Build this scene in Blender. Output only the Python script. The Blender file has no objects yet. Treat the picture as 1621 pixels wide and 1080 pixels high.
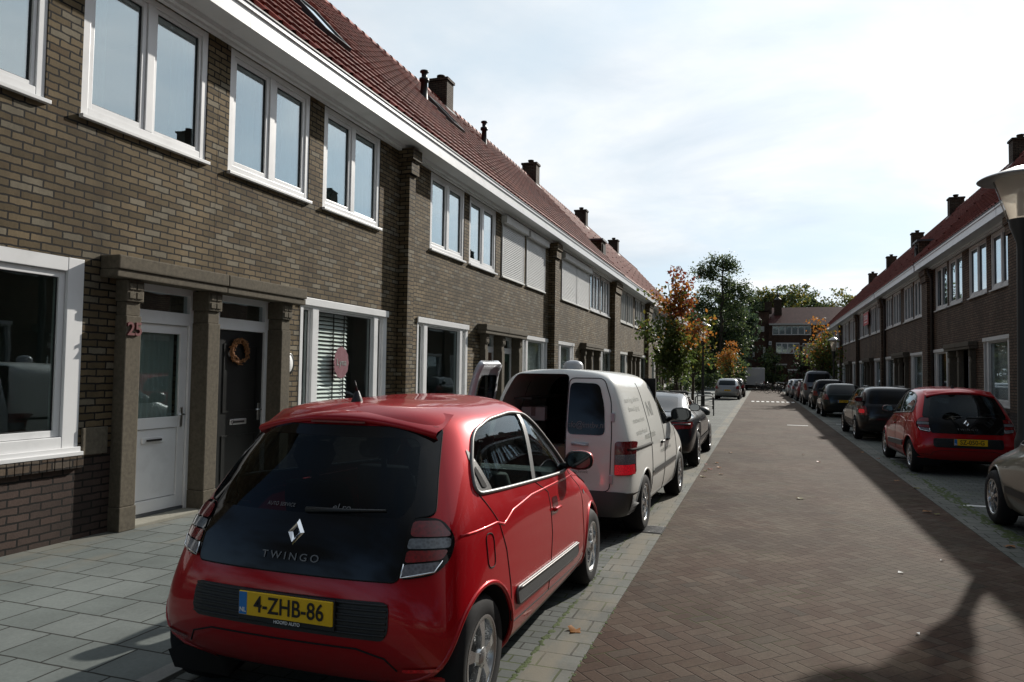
import bpy, bmesh, math, random
from mathutils import Vector, Matrix, geometry
from mathutils.bvhtree import BVHTree
R = math.radians
random.seed(7)
scene = bpy.context.scene
COL = scene.collection

# ---------------------------------------------------------------- camera
cam_d = bpy.data.cameras.new("camera"); cam = bpy.data.objects.new("camera", cam_d); COL.objects.link(cam)
cam_d.sensor_fit = 'HORIZONTAL'; cam_d.sensor_width = 36.0
F_PX = 1150.0
cam_d.lens = F_PX / 1621.0 * 36.0
cam_d.clip_start = 0.05; cam_d.clip_end = 3000
cx_, cy_, vx_, vy_ = 810.5, 540.0, 1204.0, 595.0
d_ = Vector((vx_ - cx_, vy_ - cy_, F_PX)).normalized()
u_ = Vector((0, -1, 0)); u_ = (u_ - d_ * u_.dot(d_)).normalized()
x_ = d_.cross(u_)
Rm = Matrix((x_, d_, u_))                      # rows: world axes in (right, down, forward)
bx_, by_, bz_ = Rm.col[0], -Rm.col[1], -Rm.col[2]
M4 = Matrix(((bx_[0], by_[0], bz_[0], 0.0), (bx_[1], by_[1], bz_[1], 0.0), (bx_[2], by_[2], bz_[2], 1.65), (0, 0, 0, 1)))
cam.matrix_world = M4
scene.camera = cam

# ---------------------------------------------------------------- sun and sky
SUN = Vector((1.0, 2.86, 1.57)).normalized()    # towards the sun
SUN_EL = math.asin(SUN.z); SUN_AZ = math.atan2(SUN.x, SUN.y)
sl = bpy.data.lights.new("sun", 'SUN'); sl.energy = 4.3; sl.angle = R(0.55); sl.color = (1.0, 0.945, 0.86)
so = bpy.data.objects.new("sun", sl); COL.objects.link(so)
so.rotation_euler = SUN.to_track_quat('Z', 'Y').to_euler()
so.location = (0, 0, 60)
scene.view_settings.view_transform = 'Standard'; scene.view_settings.look = 'None'
scene.view_settings.exposure = 0.40; scene.view_settings.gamma = 1.0
scene.cycles.max_bounces = 8; scene.cycles.transparent_max_bounces = 24
scene.cycles.sample_clamp_indirect = 6.0

class NT:
    """tiny helper for node trees"""
    def __init__(s, tree): s.t = tree; s.t.nodes.clear()
    def n(s, typ, props=None, **inp):
        nd = s.t.nodes.new(typ)
        for k, v in (props or {}).items(): setattr(nd, k, v)
        for k, v in inp.items():
            key = k.replace('_', ' ')
            if key.startswith('i') and key[1:].isdigit(): sock = nd.inputs[int(key[1:])]
            else: sock = nd.inputs[key]
            s.put(sock, v)
        return nd
    def put(s, sock, v):
        if isinstance(v, bpy.types.NodeSocket): s.t.links.new(v, sock)
        elif isinstance(v, bpy.types.Node): s.t.links.new(v.outputs[0], sock)
        else:
            if isinstance(v, tuple) and len(v) == 3 and sock.type == 'RGBA': v = (*v, 1.0)
            sock.default_value = v
    def m(s, op, a, b=0.0, c=None, clamp=False):
        nd = s.t.nodes.new('ShaderNodeMath'); nd.operation = op; nd.use_clamp = clamp
        s.put(nd.inputs[0], a); s.put(nd.inputs[1], b)
        if c is not None: s.put(nd.inputs[2], c)
        return nd.outputs[0]
    def mix(s, fac, a, b, blend='MIX'):
        nd = s.t.nodes.new('ShaderNodeMix'); nd.data_type = 'RGBA'; nd.blend_type = blend
        s.put(nd.inputs[0], fac); s.put(nd.inputs[6], a); s.put(nd.inputs[7], b)
        return nd.outputs[2]
    def ramp(s, fac, stops):
        nd = s.t.nodes.new('ShaderNodeValToRGB'); e = nd.color_ramp.elements
        while len(e) > 1: e.remove(e[-1])
        e[0].position = stops[0][0]; e[0].color = (*stops[0][1], 1)
        for p, c in stops[1:]:
            k = e.new(p); k.color = (*c, 1)
        s.put(nd.inputs[0], fac)
        return nd.outputs[0]
    def step(s, v, lo, hi):
        nd = s.t.nodes.new('ShaderNodeMapRange'); nd.interpolation_type = 'SMOOTHSTEP'
        s.put(nd.inputs[0], v); s.put(nd.inputs[1], lo); s.put(nd.inputs[2], hi)
        nd.inputs[3].default_value = 0; nd.inputs[4].default_value = 1
        return nd.outputs[0]
    def noise(s, vec, scale, detail=4.0, rough=0.55, dist=0.0):
        nd = s.n('ShaderNodeTexNoise', Scale=scale, Detail=detail, Roughness=rough, Distortion=dist)
        if vec is not None: s.put(nd.inputs['Vector'], vec)
        return nd.outputs[0]

world = bpy.data.worlds.new("World"); scene.world = world; world.use_nodes = True
w = NT(world.node_tree)
sky = w.n('ShaderNodeTexSky', dict(sky_type='NISHITA', sun_disc=False, sun_elevation=SUN_EL, sun_rotation=SUN_AZ))
sky.air_density = 1.0; sky.dust_density = 0.6; sky.ozone_density = 1.5
tc = w.n('ShaderNodeTexCoord').outputs['Generated']
sx = w.n('ShaderNodeSeparateXYZ', Vector=tc)
zc = w.m('ADD', w.m('MAXIMUM', sx.outputs[2], 0.0), 0.13)
px = w.m('DIVIDE', sx.outputs[0], zc); py = w.m('DIVIDE', sx.outputs[1], zc)
pv = w.n('ShaderNodeCombineXYZ', X=px, Y=py, Z=0.35).outputs[0]
nz = w.noise(pv, 0.62, 9.0, 0.52, 0.35)
nz2 = w.noise(pv, 2.1, 8.0, 0.6, 0.2)
cover = w.step(w.m('ADD', nz, w.m('MULTIPLY', nz2, 0.20)), 0.42, 0.70)
dots = w.n('ShaderNodeVectorMath', dict(operation='DOT_PRODUCT'), i0=tc, i1=tuple(SUN)).outputs[1]
dpos = w.m('MAXIMUM', dots, 0.0)
glow = w.m('POWER', dpos, 11.0)
front = w.step(dots, -0.28, 0.78)
shade = w.ramp(w.noise(pv, 1.3, 8.0, 0.55, 0.4), [(0.30, (0.72, 0.80, 0.87)), (0.48, (0.93, 0.965, 0.985)), (0.64, (1.12, 1.115, 1.10))])
amp = w.m('ADD', w.m('MULTIPLY_ADD', front, 6.4, 0.50), w.m('MULTIPLY', glow, 2.6))
cloud = w.mix(1.0, shade, w.n('ShaderNodeCombineXYZ', X=w.m('MULTIPLY', amp, 0.985), Y=amp, Z=w.m('MULTIPLY', amp, 1.025)).outputs[0], 'MULTIPLY')
thin = w.mix(w.m('MULTIPLY_ADD', front, 0.66, 0.26, clamp=True), sky.outputs[0], w.mix(1.0, (0.72, 0.86, 0.97), w.n('ShaderNodeCombineXYZ', X=amp, Y=amp, Z=amp).outputs[0], 'MULTIPLY'))
skyc = w.mix(cover, thin, cloud)
bg = w.n('ShaderNodeBackground', Color=skyc, Strength=0.1)
w.n('ShaderNodeOutputWorld', Surface=bg)

# ---------------------------------------------------------------- materials
MATS = {}
def new_mat(name):
    m = bpy.data.materials.new(name); m.use_nodes = True; MATS[name] = m
    return m, NT(m.node_tree)
def pbsdf(t, base, rough=0.6, **kw):
    b = t.n('ShaderNodeBsdfPrincipled', Base_Color=base, Roughness=rough)
    for k, v in kw.items(): t.put(b.inputs[k.replace('_', ' ')], v)
    t.n('ShaderNodeOutputMaterial', Surface=b)
    return b
def mat(name, col, rough=0.55, metal=0.0, coat=0.0, var=0.12, vs=6.0, bump=0.0, bs=120.0, spec=0.5, dirt=0.0):
    m, t = new_mat(name)
    pos = t.n('ShaderNodeNewGeometry').outputs['Position']
    nz = t.noise(pos, vs, 5.0)
    k = t.m('MULTIPLY_ADD', nz, 2 * var, 1 - var)
    base = t.mix(1.0, (*col, 1), t.n('ShaderNodeCombineXYZ', X=k, Y=k, Z=k).outputs[0], 'MULTIPLY')
    if dirt: base = t.mix(t.m('MULTIPLY', t.step(t.noise(pos, 2.3, 6.0, 0.65), 0.5, 0.72), dirt), base, (0.09, 0.08, 0.065, 1))
    b = pbsdf(t, base, t.m('MULTIPLY_ADD', nz, 0.1, rough - 0.05), Metallic=metal, Coat_Weight=coat, Coat_Roughness=0.04, Specular_IOR_Level=spec)
    if bump:
        bp = t.n('ShaderNodeBump', Strength=bump, Distance=0.004, Height=t.noise(pos, bs, 3.0)); t.put(b.inputs['Normal'], bp)
    return m

def brick_mat(name, c1, c2, odd, low=None, mortar=(0.010, 0.009, 0.008), bw=0.208, rh=0.0705, ms=0.0088, zs=0.85):
    m, t = new_mat(name)
    geo = t.n('ShaderNodeNewGeometry'); pos = geo.outputs['Position']
    s = t.n('ShaderNodeSeparateXYZ', Vector=pos)
    u = t.m('ADD', s.outputs[0], s.outputs[1])
    wob = t.m('MULTIPLY', t.m('SUBTRACT', t.noise(pos, 12.0, 3.0), 0.5), 0.019)
    v = t.n('ShaderNodeCombineXYZ', X=t.m('ADD', u, wob), Y=t.m('ADD', s.outputs[2], wob), Z=0.0).outputs[0]
    def br(a, b, c=None):
        return t.n('ShaderNodeTexBrick', dict(offset=0.5, offset_frequency=2), Vector=v, Color1=a, Color2=b, Mortar=mortar,
            Scale=1.0, Mortar_Size=ms, Mortar_Smooth=0.12, Bias=0.0, Brick_Width=bw, Row_Height=rh)
    bt = br((*c1, 1), (*c2, 1)); rt = br((0, 0, 0, 1), (1, 1, 1, 1))
    # a few odd bricks, burnt or pale
    idn = t.n('ShaderNodeTexWhiteNoise', dict(noise_dimensions='1D'), W=t.m('MULTIPLY', rt.outputs[0], 991.0))
    oddf = t.m('GREATER_THAN', idn.outputs[0], 0.84)
    base = t.mix(t.m('MULTIPLY', oddf, 0.6), bt.outputs[0], (*odd, 1))
    red = t.m('MULTIPLY', t.m('LESS_THAN', idn.outputs[0], 0.09), 0.35)
    base = t.mix(red, base, (c1[0] * 1.05, c1[1] * 0.84, c1[2] * 0.78, 1))
    if low is not None:
        lowf = t.step(s.outputs[2], zs - 0.02, zs + 0.02)
        base = t.mix(lowf, t.mix(rt.outputs[0], (*low, 1), (low[0] * 1.6, low[1] * 1.5, low[2] * 1.45, 1)), base)
    # weather stains
    st = t.noise(t.n('ShaderNodeMapping', Vector=pos, Scale=(1.0, 1.0, 0.45)).outputs[0], 1.1, 7.0, 0.62)
    k = t.m('MULTIPLY_ADD', t.step(st, 0.30, 0.70), 0.50, 0.64)
    streak = t.step(t.noise(t.n('ShaderNodeMapping', Vector=pos, Scale=(2.6, 2.6, 0.10)).outputs[0], 1.0, 5.0, 0.6), 0.52, 0.70)
    k = t.m('MULTIPLY', k, t.m('MULTIPLY_ADD', streak, -0.22, 1.0))
    gr = t.m('MULTIPLY_ADD', t.noise(pos, 55.0, 4.0, 0.7), 0.7, 0.65)
    k = t.m('MULTIPLY', k, gr)
    base = t.mix(1.0, base, t.n('ShaderNodeCombineXYZ', X=k, Y=k, Z=k).outputs[0], 'MULTIPLY')
    fac = bt.outputs[1]
    base = t.mix(fac, base, (*mortar, 1))
    b = pbsdf(t, base, 0.86, Specular_IOR_Level=0.25)
    h = t.m('ADD', t.m('MULTIPLY', fac, -1.0), t.m('MULTIPLY', t.noise(pos, 70.0, 4.0), 0.35))
    t.put(b.inputs['Normal'], t.n('ShaderNodeBump', Strength=0.8, Distance=0.007, Height=h))
    return m

brick_mat('brown_brick', (0.096, 0.070, 0.036), (0.186, 0.140, 0.081), (0.225, 0.205, 0.158), low=(0.046, 0.033, 0.028))
brick_mat('ruddy_brick', (0.105, 0.066, 0.043), (0.155, 0.100, 0.064), (0.16, 0.12, 0.08), low=(0.055, 0.040, 0.034))
brick_mat('dark_brick', (0.075, 0.052, 0.036), (0.105, 0.078, 0.055), (0.12, 0.10, 0.08))
brick_mat('far_brick', (0.10, 0.058, 0.042), (0.14, 0.08, 0.056), (0.13, 0.09, 0.07))
mat('concrete', (0.118, 0.102, 0.077), 0.9, var=0.55, vs=26.0, bump=0.9, bs=210.0, spec=0.2, dirt=0.5)
mat('stone_step', (0.26, 0.25, 0.21), 0.9, var=0.22, vs=12.0, bump=0.5, bs=150.0, spec=0.2, dirt=0.3)
mat('white_paint', (0.74, 0.745, 0.75), 0.34, var=0.06, vs=3.0, dirt=0.12)
mat('old_white_paint', (0.60, 0.60, 0.58), 0.5, var=0.10, vs=3.0, dirt=0.22)
mat('cream_paint', (0.50, 0.47, 0.38), 0.45, var=0.08, vs=4.0, dirt=0.1)
mat('grey_paint', (0.22, 0.23, 0.235), 0.45, var=0.08)
mat('black_paint', (0.005, 0.006, 0.006), 0.35, var=0.1)
mat('brown_paint', (0.085, 0.040, 0.022), 0.4, var=0.15)
mat('green_paint', (0.02, 0.05, 0.035), 0.35, var=0.1)
mat('lead', (0.10, 0.105, 0.11), 0.55, var=0.2, vs=10)
mat('zinc_pipe', (0.060, 0.046, 0.038), 0.5, var=0.2)
mat('steel', (0.55, 0.56, 0.57), 0.28, metal=1.0, var=0.05)
mat('chrome', (0.80, 0.81, 0.83), 0.09, metal=1.0, var=0.0)
mat('brushed_alloy', (0.56, 0.57, 0.58), 0.27, metal=0.9, var=0.05)
mat('dark_alloy', (0.055, 0.056, 0.058), 0.38, metal=0.6, var=0.05)
mat('rubber', (0.014, 0.014, 0.015), 0.82, var=0.25, vs=20, spec=0.25)
mat('black_plastic', (0.014, 0.015, 0.016), 0.45, var=0.15, bump=0.2, bs=400)
mat('gloss_black', (0.004, 0.0045, 0.005), 0.05, spec=0.4, var=0.0)
mat('grey_plastic', (0.060, 0.062, 0.064), 0.5, var=0.1, bump=0.15, bs=300)
mat('trim_grey', (0.17, 0.165, 0.16), 0.42, metal=0.3, var=0.1)
mat('dark_void', (0.006, 0.006, 0.006), 0.9, var=0.2)
mat('room', (0.22, 0.22, 0.205), 0.9, var=0.5, vs=1.1)
mat('curtain_white', (0.70, 0.70, 0.68), 0.8, var=0.08)
mat('blind_white', (0.86, 0.86, 0.84), 0.5, var=0.03)
mat('shutter_grey', (0.62, 0.63, 0.63), 0.45, var=0.05, dirt=0.08)
mat('plate_yellow', (0.90, 0.54, 0.012), 0.35, var=0.03)
mat('plate_blue', (0.02, 0.20, 0.55), 0.35, var=0.03)
mat('ink_black', (0.014, 0.012, 0.012), 0.5, var=0.0)
mat('ink_grey', (0.26, 0.27, 0.255), 0.5, var=0.1)
mat('ink_white', (0.78, 0.79, 0.8), 0.4, var=0.0)
mat('pink_card', (0.56, 0.22, 0.27), 0.6, var=0.05)
mat('sign_red', (0.55, 0.022, 0.028), 0.45, var=0.05)
mat('wicker', (0.24, 0.105, 0.035), 0.8, var=0.4, vs=60)
mat('bark', (0.060, 0.047, 0.034), 0.9, var=0.4, vs=22, bump=0.8, bs=60)
mat('dark_post', (0.020, 0.023, 0.023), 0.45, var=0.2)
mat('seat_cloth', (0.035, 0.037, 0.042), 0.85, var=0.25, vs=30)
mat('head_lining', (0.22, 0.22, 0.215), 0.9, var=0.1)
mat('cardboard', (0.30, 0.22, 0.14), 0.85, var=0.15)
mat('box_white', (0.52, 0.53, 0.54), 0.7, var=0.1)
mat('bin_dark', (0.018, 0.022, 0.022), 0.5, var=0.2)

def paint(name, col, flake=0.25, rough=0.32, dirt=0.0):
    m, t = new_mat(name)
    pos = t.n('ShaderNodeTexCoord').outputs['Object']
    f = t.n('ShaderNodeTexVoronoi', Vector=pos, Scale=1500.0)
    k = t.m('MULTIPLY_ADD', f.outputs[0], 0.22, 0.9)
    base = t.mix(1.0, (*col, 1), t.n('ShaderNodeCombineXYZ', X=k, Y=k, Z=k).outputs[0], 'MULTIPLY')
    rg = t.m('MULTIPLY_ADD', t.noise(pos, 3.0, 6.0, 0.65), 0.14, rough - 0.07)
    if dirt:
        s = t.n('ShaderNodeSeparateXYZ', Vector=pos)
        d = t.m('MULTIPLY', t.m('SUBTRACT', 1.0, t.step(s.outputs[2], 0.18, 0.62)), t.m('MULTIPLY', t.noise(pos, 7.0, 6.0, 0.7), dirt))
        base = t.mix(d, base, (0.11, 0.095, 0.075, 1))
        rg = t.m('ADD', rg, t.m('MULTIPLY', d, 0.3))
    b = pbsdf(t, base, rg, Metallic=flake, Coat_Weight=0.75, Coat_Roughness=0.03, Specular_IOR_Level=0.08)
    bp = t.n('ShaderNodeBump', Strength=0.02, Distance=0.002, Height=t.noise(pos, 140.0, 2.0)); t.put(b.inputs['Coat Normal'], bp)
    return m
paint('red_paint', (0.42, 0.002, 0.008), 0.35, 0.34, dirt=0.55)
paint('van_white', (0.80, 0.80, 0.76), 0.0, 0.35, dirt=0.5)
paint('van_silver', (0.50, 0.51, 0.54), 0.2, 0.35, dirt=0.4)
paint('night_blue', (0.016, 0.019, 0.025), 0.3, 0.3, dirt=0.3)
paint('silver_paint', (0.42, 0.43, 0.44), 0.55, 0.3, dirt=0.4)
paint('bottle_green', (0.010, 0.016, 0.015), 0.25, 0.3, dirt=0.6)
paint('charcoal', (0.020, 0.019, 0.019), 0.3, 0.32, dirt=0.6)
paint('sand_metal', (0.185, 0.172, 0.140), 0.5, 0.33, dirt=0.5)
paint('grey_metal', (0.15, 0.16, 0.175), 0.5, 0.33, dirt=0.5)
paint('wine_paint', (0.10, 0.010, 0.012), 0.2, 0.33, dirt=0.5)

def glass(name, tint, refl0=0.05, boost=1.0, rough=0.0):
    m, t = new_mat(name)
    g_ = t.n('ShaderNodeNewGeometry'); c_ = t.m('ABSOLUTE', t.n('ShaderNodeVectorMath', dict(operation='DOT_PRODUCT'), i0=g_.outputs['Normal'], i1=g_.outputs['Incoming']).outputs[1])
    fr = t.m('MULTIPLY_ADD', t.m('POWER', t.m('SUBTRACT', 1.0, c_), 5.0), 0.96, 0.04)
    fac = t.m('MULTIPLY_ADD', fr, boost, refl0, clamp=True)
    pos = t.n('ShaderNodeNewGeometry').outputs['Position']
    nb = t.n('ShaderNodeBump', Strength=0.13, Distance=0.01, Height=t.noise(pos, 1.3, 2.0))
    gl = t.n('ShaderNodeBsdfGlossy', Color=(0.86, 0.95, 1.0, 1), Roughness=rough, Normal=nb)
    tr = t.n('ShaderNodeBsdfTransparent', Color=(*tint, 1))
    t.n('ShaderNodeOutputMaterial', Surface=t.n('ShaderNodeMixShader', i0=fac, i1=tr, i2=gl))
    return m
glass('pane_glass', (0.62, 0.68, 0.67), 0.33, 1.0)
glass('ground_glass', (0.74, 0.80, 0.78), 0.045, 1.0)
glass('shop_glass', (0.90, 0.93, 0.92), 0.0, 1.0)
glass('car_glass', (0.62, 0.72, 0.69), 0.0, 1.0)
glass('dark_car_glass', (0.055, 0.066, 0.075), 0.0, 0.8)

def lens_mat(name, col, rough=0.08, emit=0.0):
    m, t = new_mat(name)
    pos = t.n('ShaderNodeTexCoord').outputs['Object']
    vor = t.n('ShaderNodeTexVoronoi', Vector=pos, Scale=70.0).outputs[0]
    k = t.m('MULTIPLY_ADD', vor, 0.9, 0.55)
    base = t.mix(1.0, (*col, 1), t.n('ShaderNodeCombineXYZ', X=k, Y=k, Z=k).outputs[0], 'MULTIPLY')
    b = pbsdf(t, base, 0.22, Coat_Weight=1.0, Coat_Roughness=0.02, Specular_IOR_Level=0.6)
    if emit: b.inputs['Emission Color'].default_value = (*col, 1); b.inputs['Emission Strength'].default_value = emit
    return m
lens_mat('lens_red', (0.20, 0.003, 0.005))
lens_mat('lens_dark_red', (0.16, 0.005, 0.008))
lens_mat('lens_lit_red', (0.80, 0.014, 0.03), emit=0.14)
lens_mat('reflector_glow_red', (0.62, 0.010, 0.014))  # brighter red, with the right reflector's returned glow put into its colour
mat('mirror_silver', (0.12, 0.13, 0.14), 0.04, metal=1.0, var=0.0)
lens_mat('lens_white', (0.15, 0.165, 0.18))
mat('number_red', (0.13, 0.028, 0.030), 0.5, var=0.1)
lens_mat('lens_smoke', (0.16, 0.16, 0.18))

def tile_roof(name, c1, c2):
    m, t = new_mat(name)
    tcn = t.n('ShaderNodeTexCoord'); obj = tcn.outputs['Object']; pos = t.n('ShaderNodeNewGeometry').outputs['Position']
    s = t.n('ShaderNodeSeparateXYZ', Vector=obj)
    iu = t.m('FLOOR', t.m('DIVIDE', s.outputs[0], 0.2764)); iv = t.m('FLOOR', t.m('DIVIDE', s.outputs[2], 0.2682))
    wn = t.n('ShaderNodeTexWhiteNoise', dict(noise_dimensions='2D'), Vector=t.n('ShaderNodeCombineXYZ', X=iu, Y=iv, Z=0.0).outputs[0])
    base = t.mix(wn.outputs[0], (*c1, 1), (*c2, 1))
    k = t.m('MULTIPLY_ADD', t.noise(pos, 0.8, 6.0, 0.6), 0.8, 0.6)
    base = t.mix(1.0, base, t.n('ShaderNodeCombineXYZ', X=k, Y=k, Z=k).outputs[0], 'MULTIPLY')
    base = t.mix(t.m('MULTIPLY', t.step(t.noise(pos, 6.0, 5.0, 0.7), 0.55, 0.75), 0.45), base, (0.055, 0.035, 0.028, 1))
    b = pbsdf(t, base, 0.6, Specular_IOR_Level=0.08)
    t.put(b.inputs['Normal'], t.n('ShaderNodeBump', Strength=0.3, Distance=0.004, Height=t.noise(pos, 60.0, 3.0)))
    return m
tile_roof('red_tiles', (0.135, 0.017, 0.011), (0.225, 0.038, 0.024))
tile_roof('far_tiles', (0.060, 0.022, 0.020), (0.085, 0.032, 0.028))
tile_roof('dark_red_tiles', (0.140, 0.034, 0.026), (0.195, 0.052, 0.040))

def paving(name, c1, c2, bw, rh, ms, swap=False, offset=0.5, joint=(0.02, 0.02, 0.018), moss=0.0, dist=0.004, stain=0.35, rough=0.85, fine=40.0, ox=0.0, oy=0.0, sand=0.0, sandx=1.13, sandw=-0.5):
    m, t = new_mat(name)
    pos = t.n('ShaderNodeNewGeometry').outputs['Position']
    s = t.n('ShaderNodeSeparateXYZ', Vector=pos)
    wob = t.m('MULTIPLY', t.m('SUBTRACT', t.noise(pos, 5.0, 2.0), 0.5), 0.012)
    a, bb = (s.outputs[0], s.outputs[1]) if not swap else (s.outputs[1], s.outputs[0])
    v = t.n('ShaderNodeCombineXYZ', X=t.m('ADD', t.m('ADD', a, wob), ox), Y=t.m('ADD', t.m('ADD', bb, wob), oy), Z=0.0).outputs[0]
    bt = t.n('ShaderNodeTexBrick', dict(offset=offset, offset_frequency=2), Vector=v, Color1=(*c1, 1), Color2=(*c2, 1), Mortar=(*joint, 1),
             Scale=1.0, Mortar_Size=ms, Mortar_Smooth=0.2, Bias=0.0, Brick_Width=bw, Row_Height=rh)
    k = t.m('MULTIPLY', t.m('MULTIPLY_ADD', t.step(t.noise(pos, 0.9, 7.0, 0.62), 0.3, 0.7), stain, 1 - stain * 0.55), t.m('MULTIPLY_ADD', t.noise(pos, fine, 4.0, 0.7), 0.5, 0.75))
    base = t.mix(1.0, bt.outputs[0], t.n('ShaderNodeCombineXYZ', X=k, Y=k, Z=k).outputs[0], 'MULTIPLY')
    if sand:
        sf = t.step(t.m('ADD', t.noise(t.n('ShaderNodeMapping', Vector=pos, Scale=(1.6, 0.5, 1.0)).outputs[0], 1.5, 7.0, 0.65), t.m('MULTIPLY', t.m('ABSOLUTE', t.m('ADD', s.outputs[0], sandx)), sandw)), 0.38, 0.55)
        base = t.mix(t.m('MULTIPLY', sf, sand), base, (0.165, 0.146, 0.110, 1))
    if moss:
        mf = t.m('MULTIPLY', bt.outputs[1], t.m('MULTIPLY', t.step(t.noise(pos, 1.7, 4.0), 0.45, 0.6), moss))
        base = t.mix(mf, base, (0.06, 0.085, 0.015, 1))
    b = pbsdf(t, base, rough, Specular_IOR_Level=0.3)
    h = t.m('ADD', t.m('MULTIPLY', bt.outputs[1], -1.0), t.m('MULTIPLY', t.noise(pos, fine * 1.5, 3.0), 0.3))
    t.put(b.inputs['Normal'], t.n('ShaderNodeBump', Strength=0.7, Distance=dist, Height=h))
    return m
paving('pavement_tiles', (0.108, 0.124, 0.118), (0.140, 0.156, 0.149), 0.34, 0.34, 0.007, stain=0.42, oy=0.05, sand=0.45, sandx=6.05, sandw=-0.22)
paving('parking_bricks', (0.080, 0.089, 0.084), (0.118, 0.125, 0.117), 0.21, 0.105, 0.006, moss=0.8, stain=0.4)
paving('gutter_bricks', (0.104, 0.108, 0.096), (0.132, 0.134, 0.118), 0.30, 0.21, 0.007, moss=0.5, stain=0.6, sand=0.8)
paving('kerb_stone', (0.17, 0.172, 0.162), (0.20, 0.20, 0.188), 0.14, 1.0, 0.006, stain=0.4)

def herringbone(name):
    m, t = new_mat(name)
    pos = t.n('ShaderNodeNewGeometry').outputs['Position']
    rot = t.n('ShaderNodeMapping', Vector=pos, Rotation=(0, 0, R(45)), Scale=(1 / 0.094,) * 3)
    wob = t.n('ShaderNodeVectorMath', dict(operation='MULTIPLY_ADD'), i0=t.n('ShaderNodeTexNoise', Vector=pos, Scale=6.0, Detail=2.0).outputs[1], i1=(0.14, 0.14, 0.0), i2=rot.outputs[0])
    s = t.n('ShaderNodeSeparateXYZ', Vector=wob.outputs[0]); x, y = s.outputs[0], s.outputs[1]
    i = t.m('FLOOR', x); j = t.m('FLOOR', y); fx = t.m('FRACT', x); fy = t.m('FRACT', y)
    k = t.m('FLOORED_MODULO', t.m('SUBTRACT', i, j), 4.0)
    vert = t.m('GREATER_THAN', k, 1.5)
    is1 = t.m('COMPARE', k, 1.0, 0.1); is2 = t.m('COMPARE', k, 2.0, 0.1)
    # along-brick coordinate 0..2 and across 0..1
    uh = t.m('ADD', fx, is1); uv = t.m('ADD', fy, is2)
    mx = lambda f, a, b: t.m('ADD', t.m('MULTIPLY', t.m('SUBTRACT', 1.0, f), a), t.m('MULTIPLY', f, b))
    u = mx(vert, uh, uv); v = mx(vert, fy, fx)
    e = t.m('MINIMUM', t.m('MINIMUM', u, t.m('SUBTRACT', 2.0, u)), t.m('MINIMUM', v, t.m('SUBTRACT', 1.0, v)))
    joint = t.m('SUBTRACT', 1.0, t.step(e, 0.02, 0.075))
    bi = t.m('SUBTRACT', i, is1); bj = t.m('SUBTRACT', j, is2)
    wn = t.n('ShaderNodeTexWhiteNoise', dict(noise_dimensions='2D'), Vector=t.n('ShaderNodeCombineXYZ', X=bi, Y=bj, Z=0.0).outputs[0])
    base = t.ramp(wn.outputs[0], [(0.0, (0.046, 0.024, 0.016)), (0.35, (0.057, 0.034, 0.023)), (0.7, (0.066, 0.042, 0.030)), (0.9, (0.080, 0.057, 0.042)), (1.0, (0.044, 0.031, 0.023))])
    # worn greyer, dusty tracks
    dust = t.step(t.noise(t.n('ShaderNodeMapping', Vector=pos, Scale=(1.0, 0.30, 1.0)).outputs[0], 1.1, 8.0, 0.68), 0.38, 0.66)
    tone = t.m('MULTIPLY_ADD', t.step(t.noise(pos, 0.55, 7.0, 0.66), 0.3, 0.7), 0.5, 0.76)
    sandy = t.step(t.noise(pos, 3.1, 7.0, 0.7), 0.52, 0.70)
    base = t.mix(t.m('MULTIPLY', dust, 0.5), base, (0.088, 0.074, 0.055, 1))
    base = t.mix(t.m('MULTIPLY', sandy, 0.35), base, (0.072, 0.055, 0.035, 1))
    base = t.mix(1.0, base, t.n('ShaderNodeCombineXYZ', X=tone, Y=tone, Z=tone).outputs[0], 'MULTIPLY')
    kk = t.m('MULTIPLY_ADD', t.noise(pos, 38.0, 6.0, 0.8), 1.3, 0.35)
    base = t.mix(1.0, base, t.n('ShaderNodeCombineXYZ', X=kk, Y=kk, Z=kk).outputs[0], 'MULTIPLY')
    base = t.mix(t.m('MULTIPLY', joint, t.m('MULTIPLY_ADD', t.step(t.noise(pos, 2.2, 6.0, 0.7), 0.35, 0.65), 0.62, 0.06)), base, (0.016, 0.012, 0.009, 1))
    mf = t.m('MULTIPLY', joint, t.step(t.noise(pos, 1.3, 5.0), 0.52, 0.66))
    base = t.mix(t.m('MULTIPLY', mf, 0.6), base, (0.05, 0.065, 0.016, 1))
    b = pbsdf(t, base, 0.9, Specular_IOR_Level=0.14)
    h = t.m('ADD', t.m('MULTIPLY', joint, -1.0), t.m('ADD', t.m('MULTIPLY', t.noise(pos, 60.0, 3.0), 0.3), t.m('MULTIPLY', wn.outputs[0], 0.5)))
    t.put(b.inputs['Normal'], t.n('ShaderNodeBump', Strength=0.55, Distance=0.006, Height=h))
    return m
herringbone('road_bricks')
mat('earth', (0.075, 0.07, 0.05), 0.95, var=0.4, vs=0.6)
mat('moss', (0.050, 0.072, 0.016), 0.95, var=0.5, vs=30, bump=0.8, bs=90)
mat('road_white', (0.68, 0.68, 0.66), 0.7, var=0.2, vs=14)
mat('sand', (0.30, 0.265, 0.20), 0.95, var=0.3, vs=9)

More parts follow.
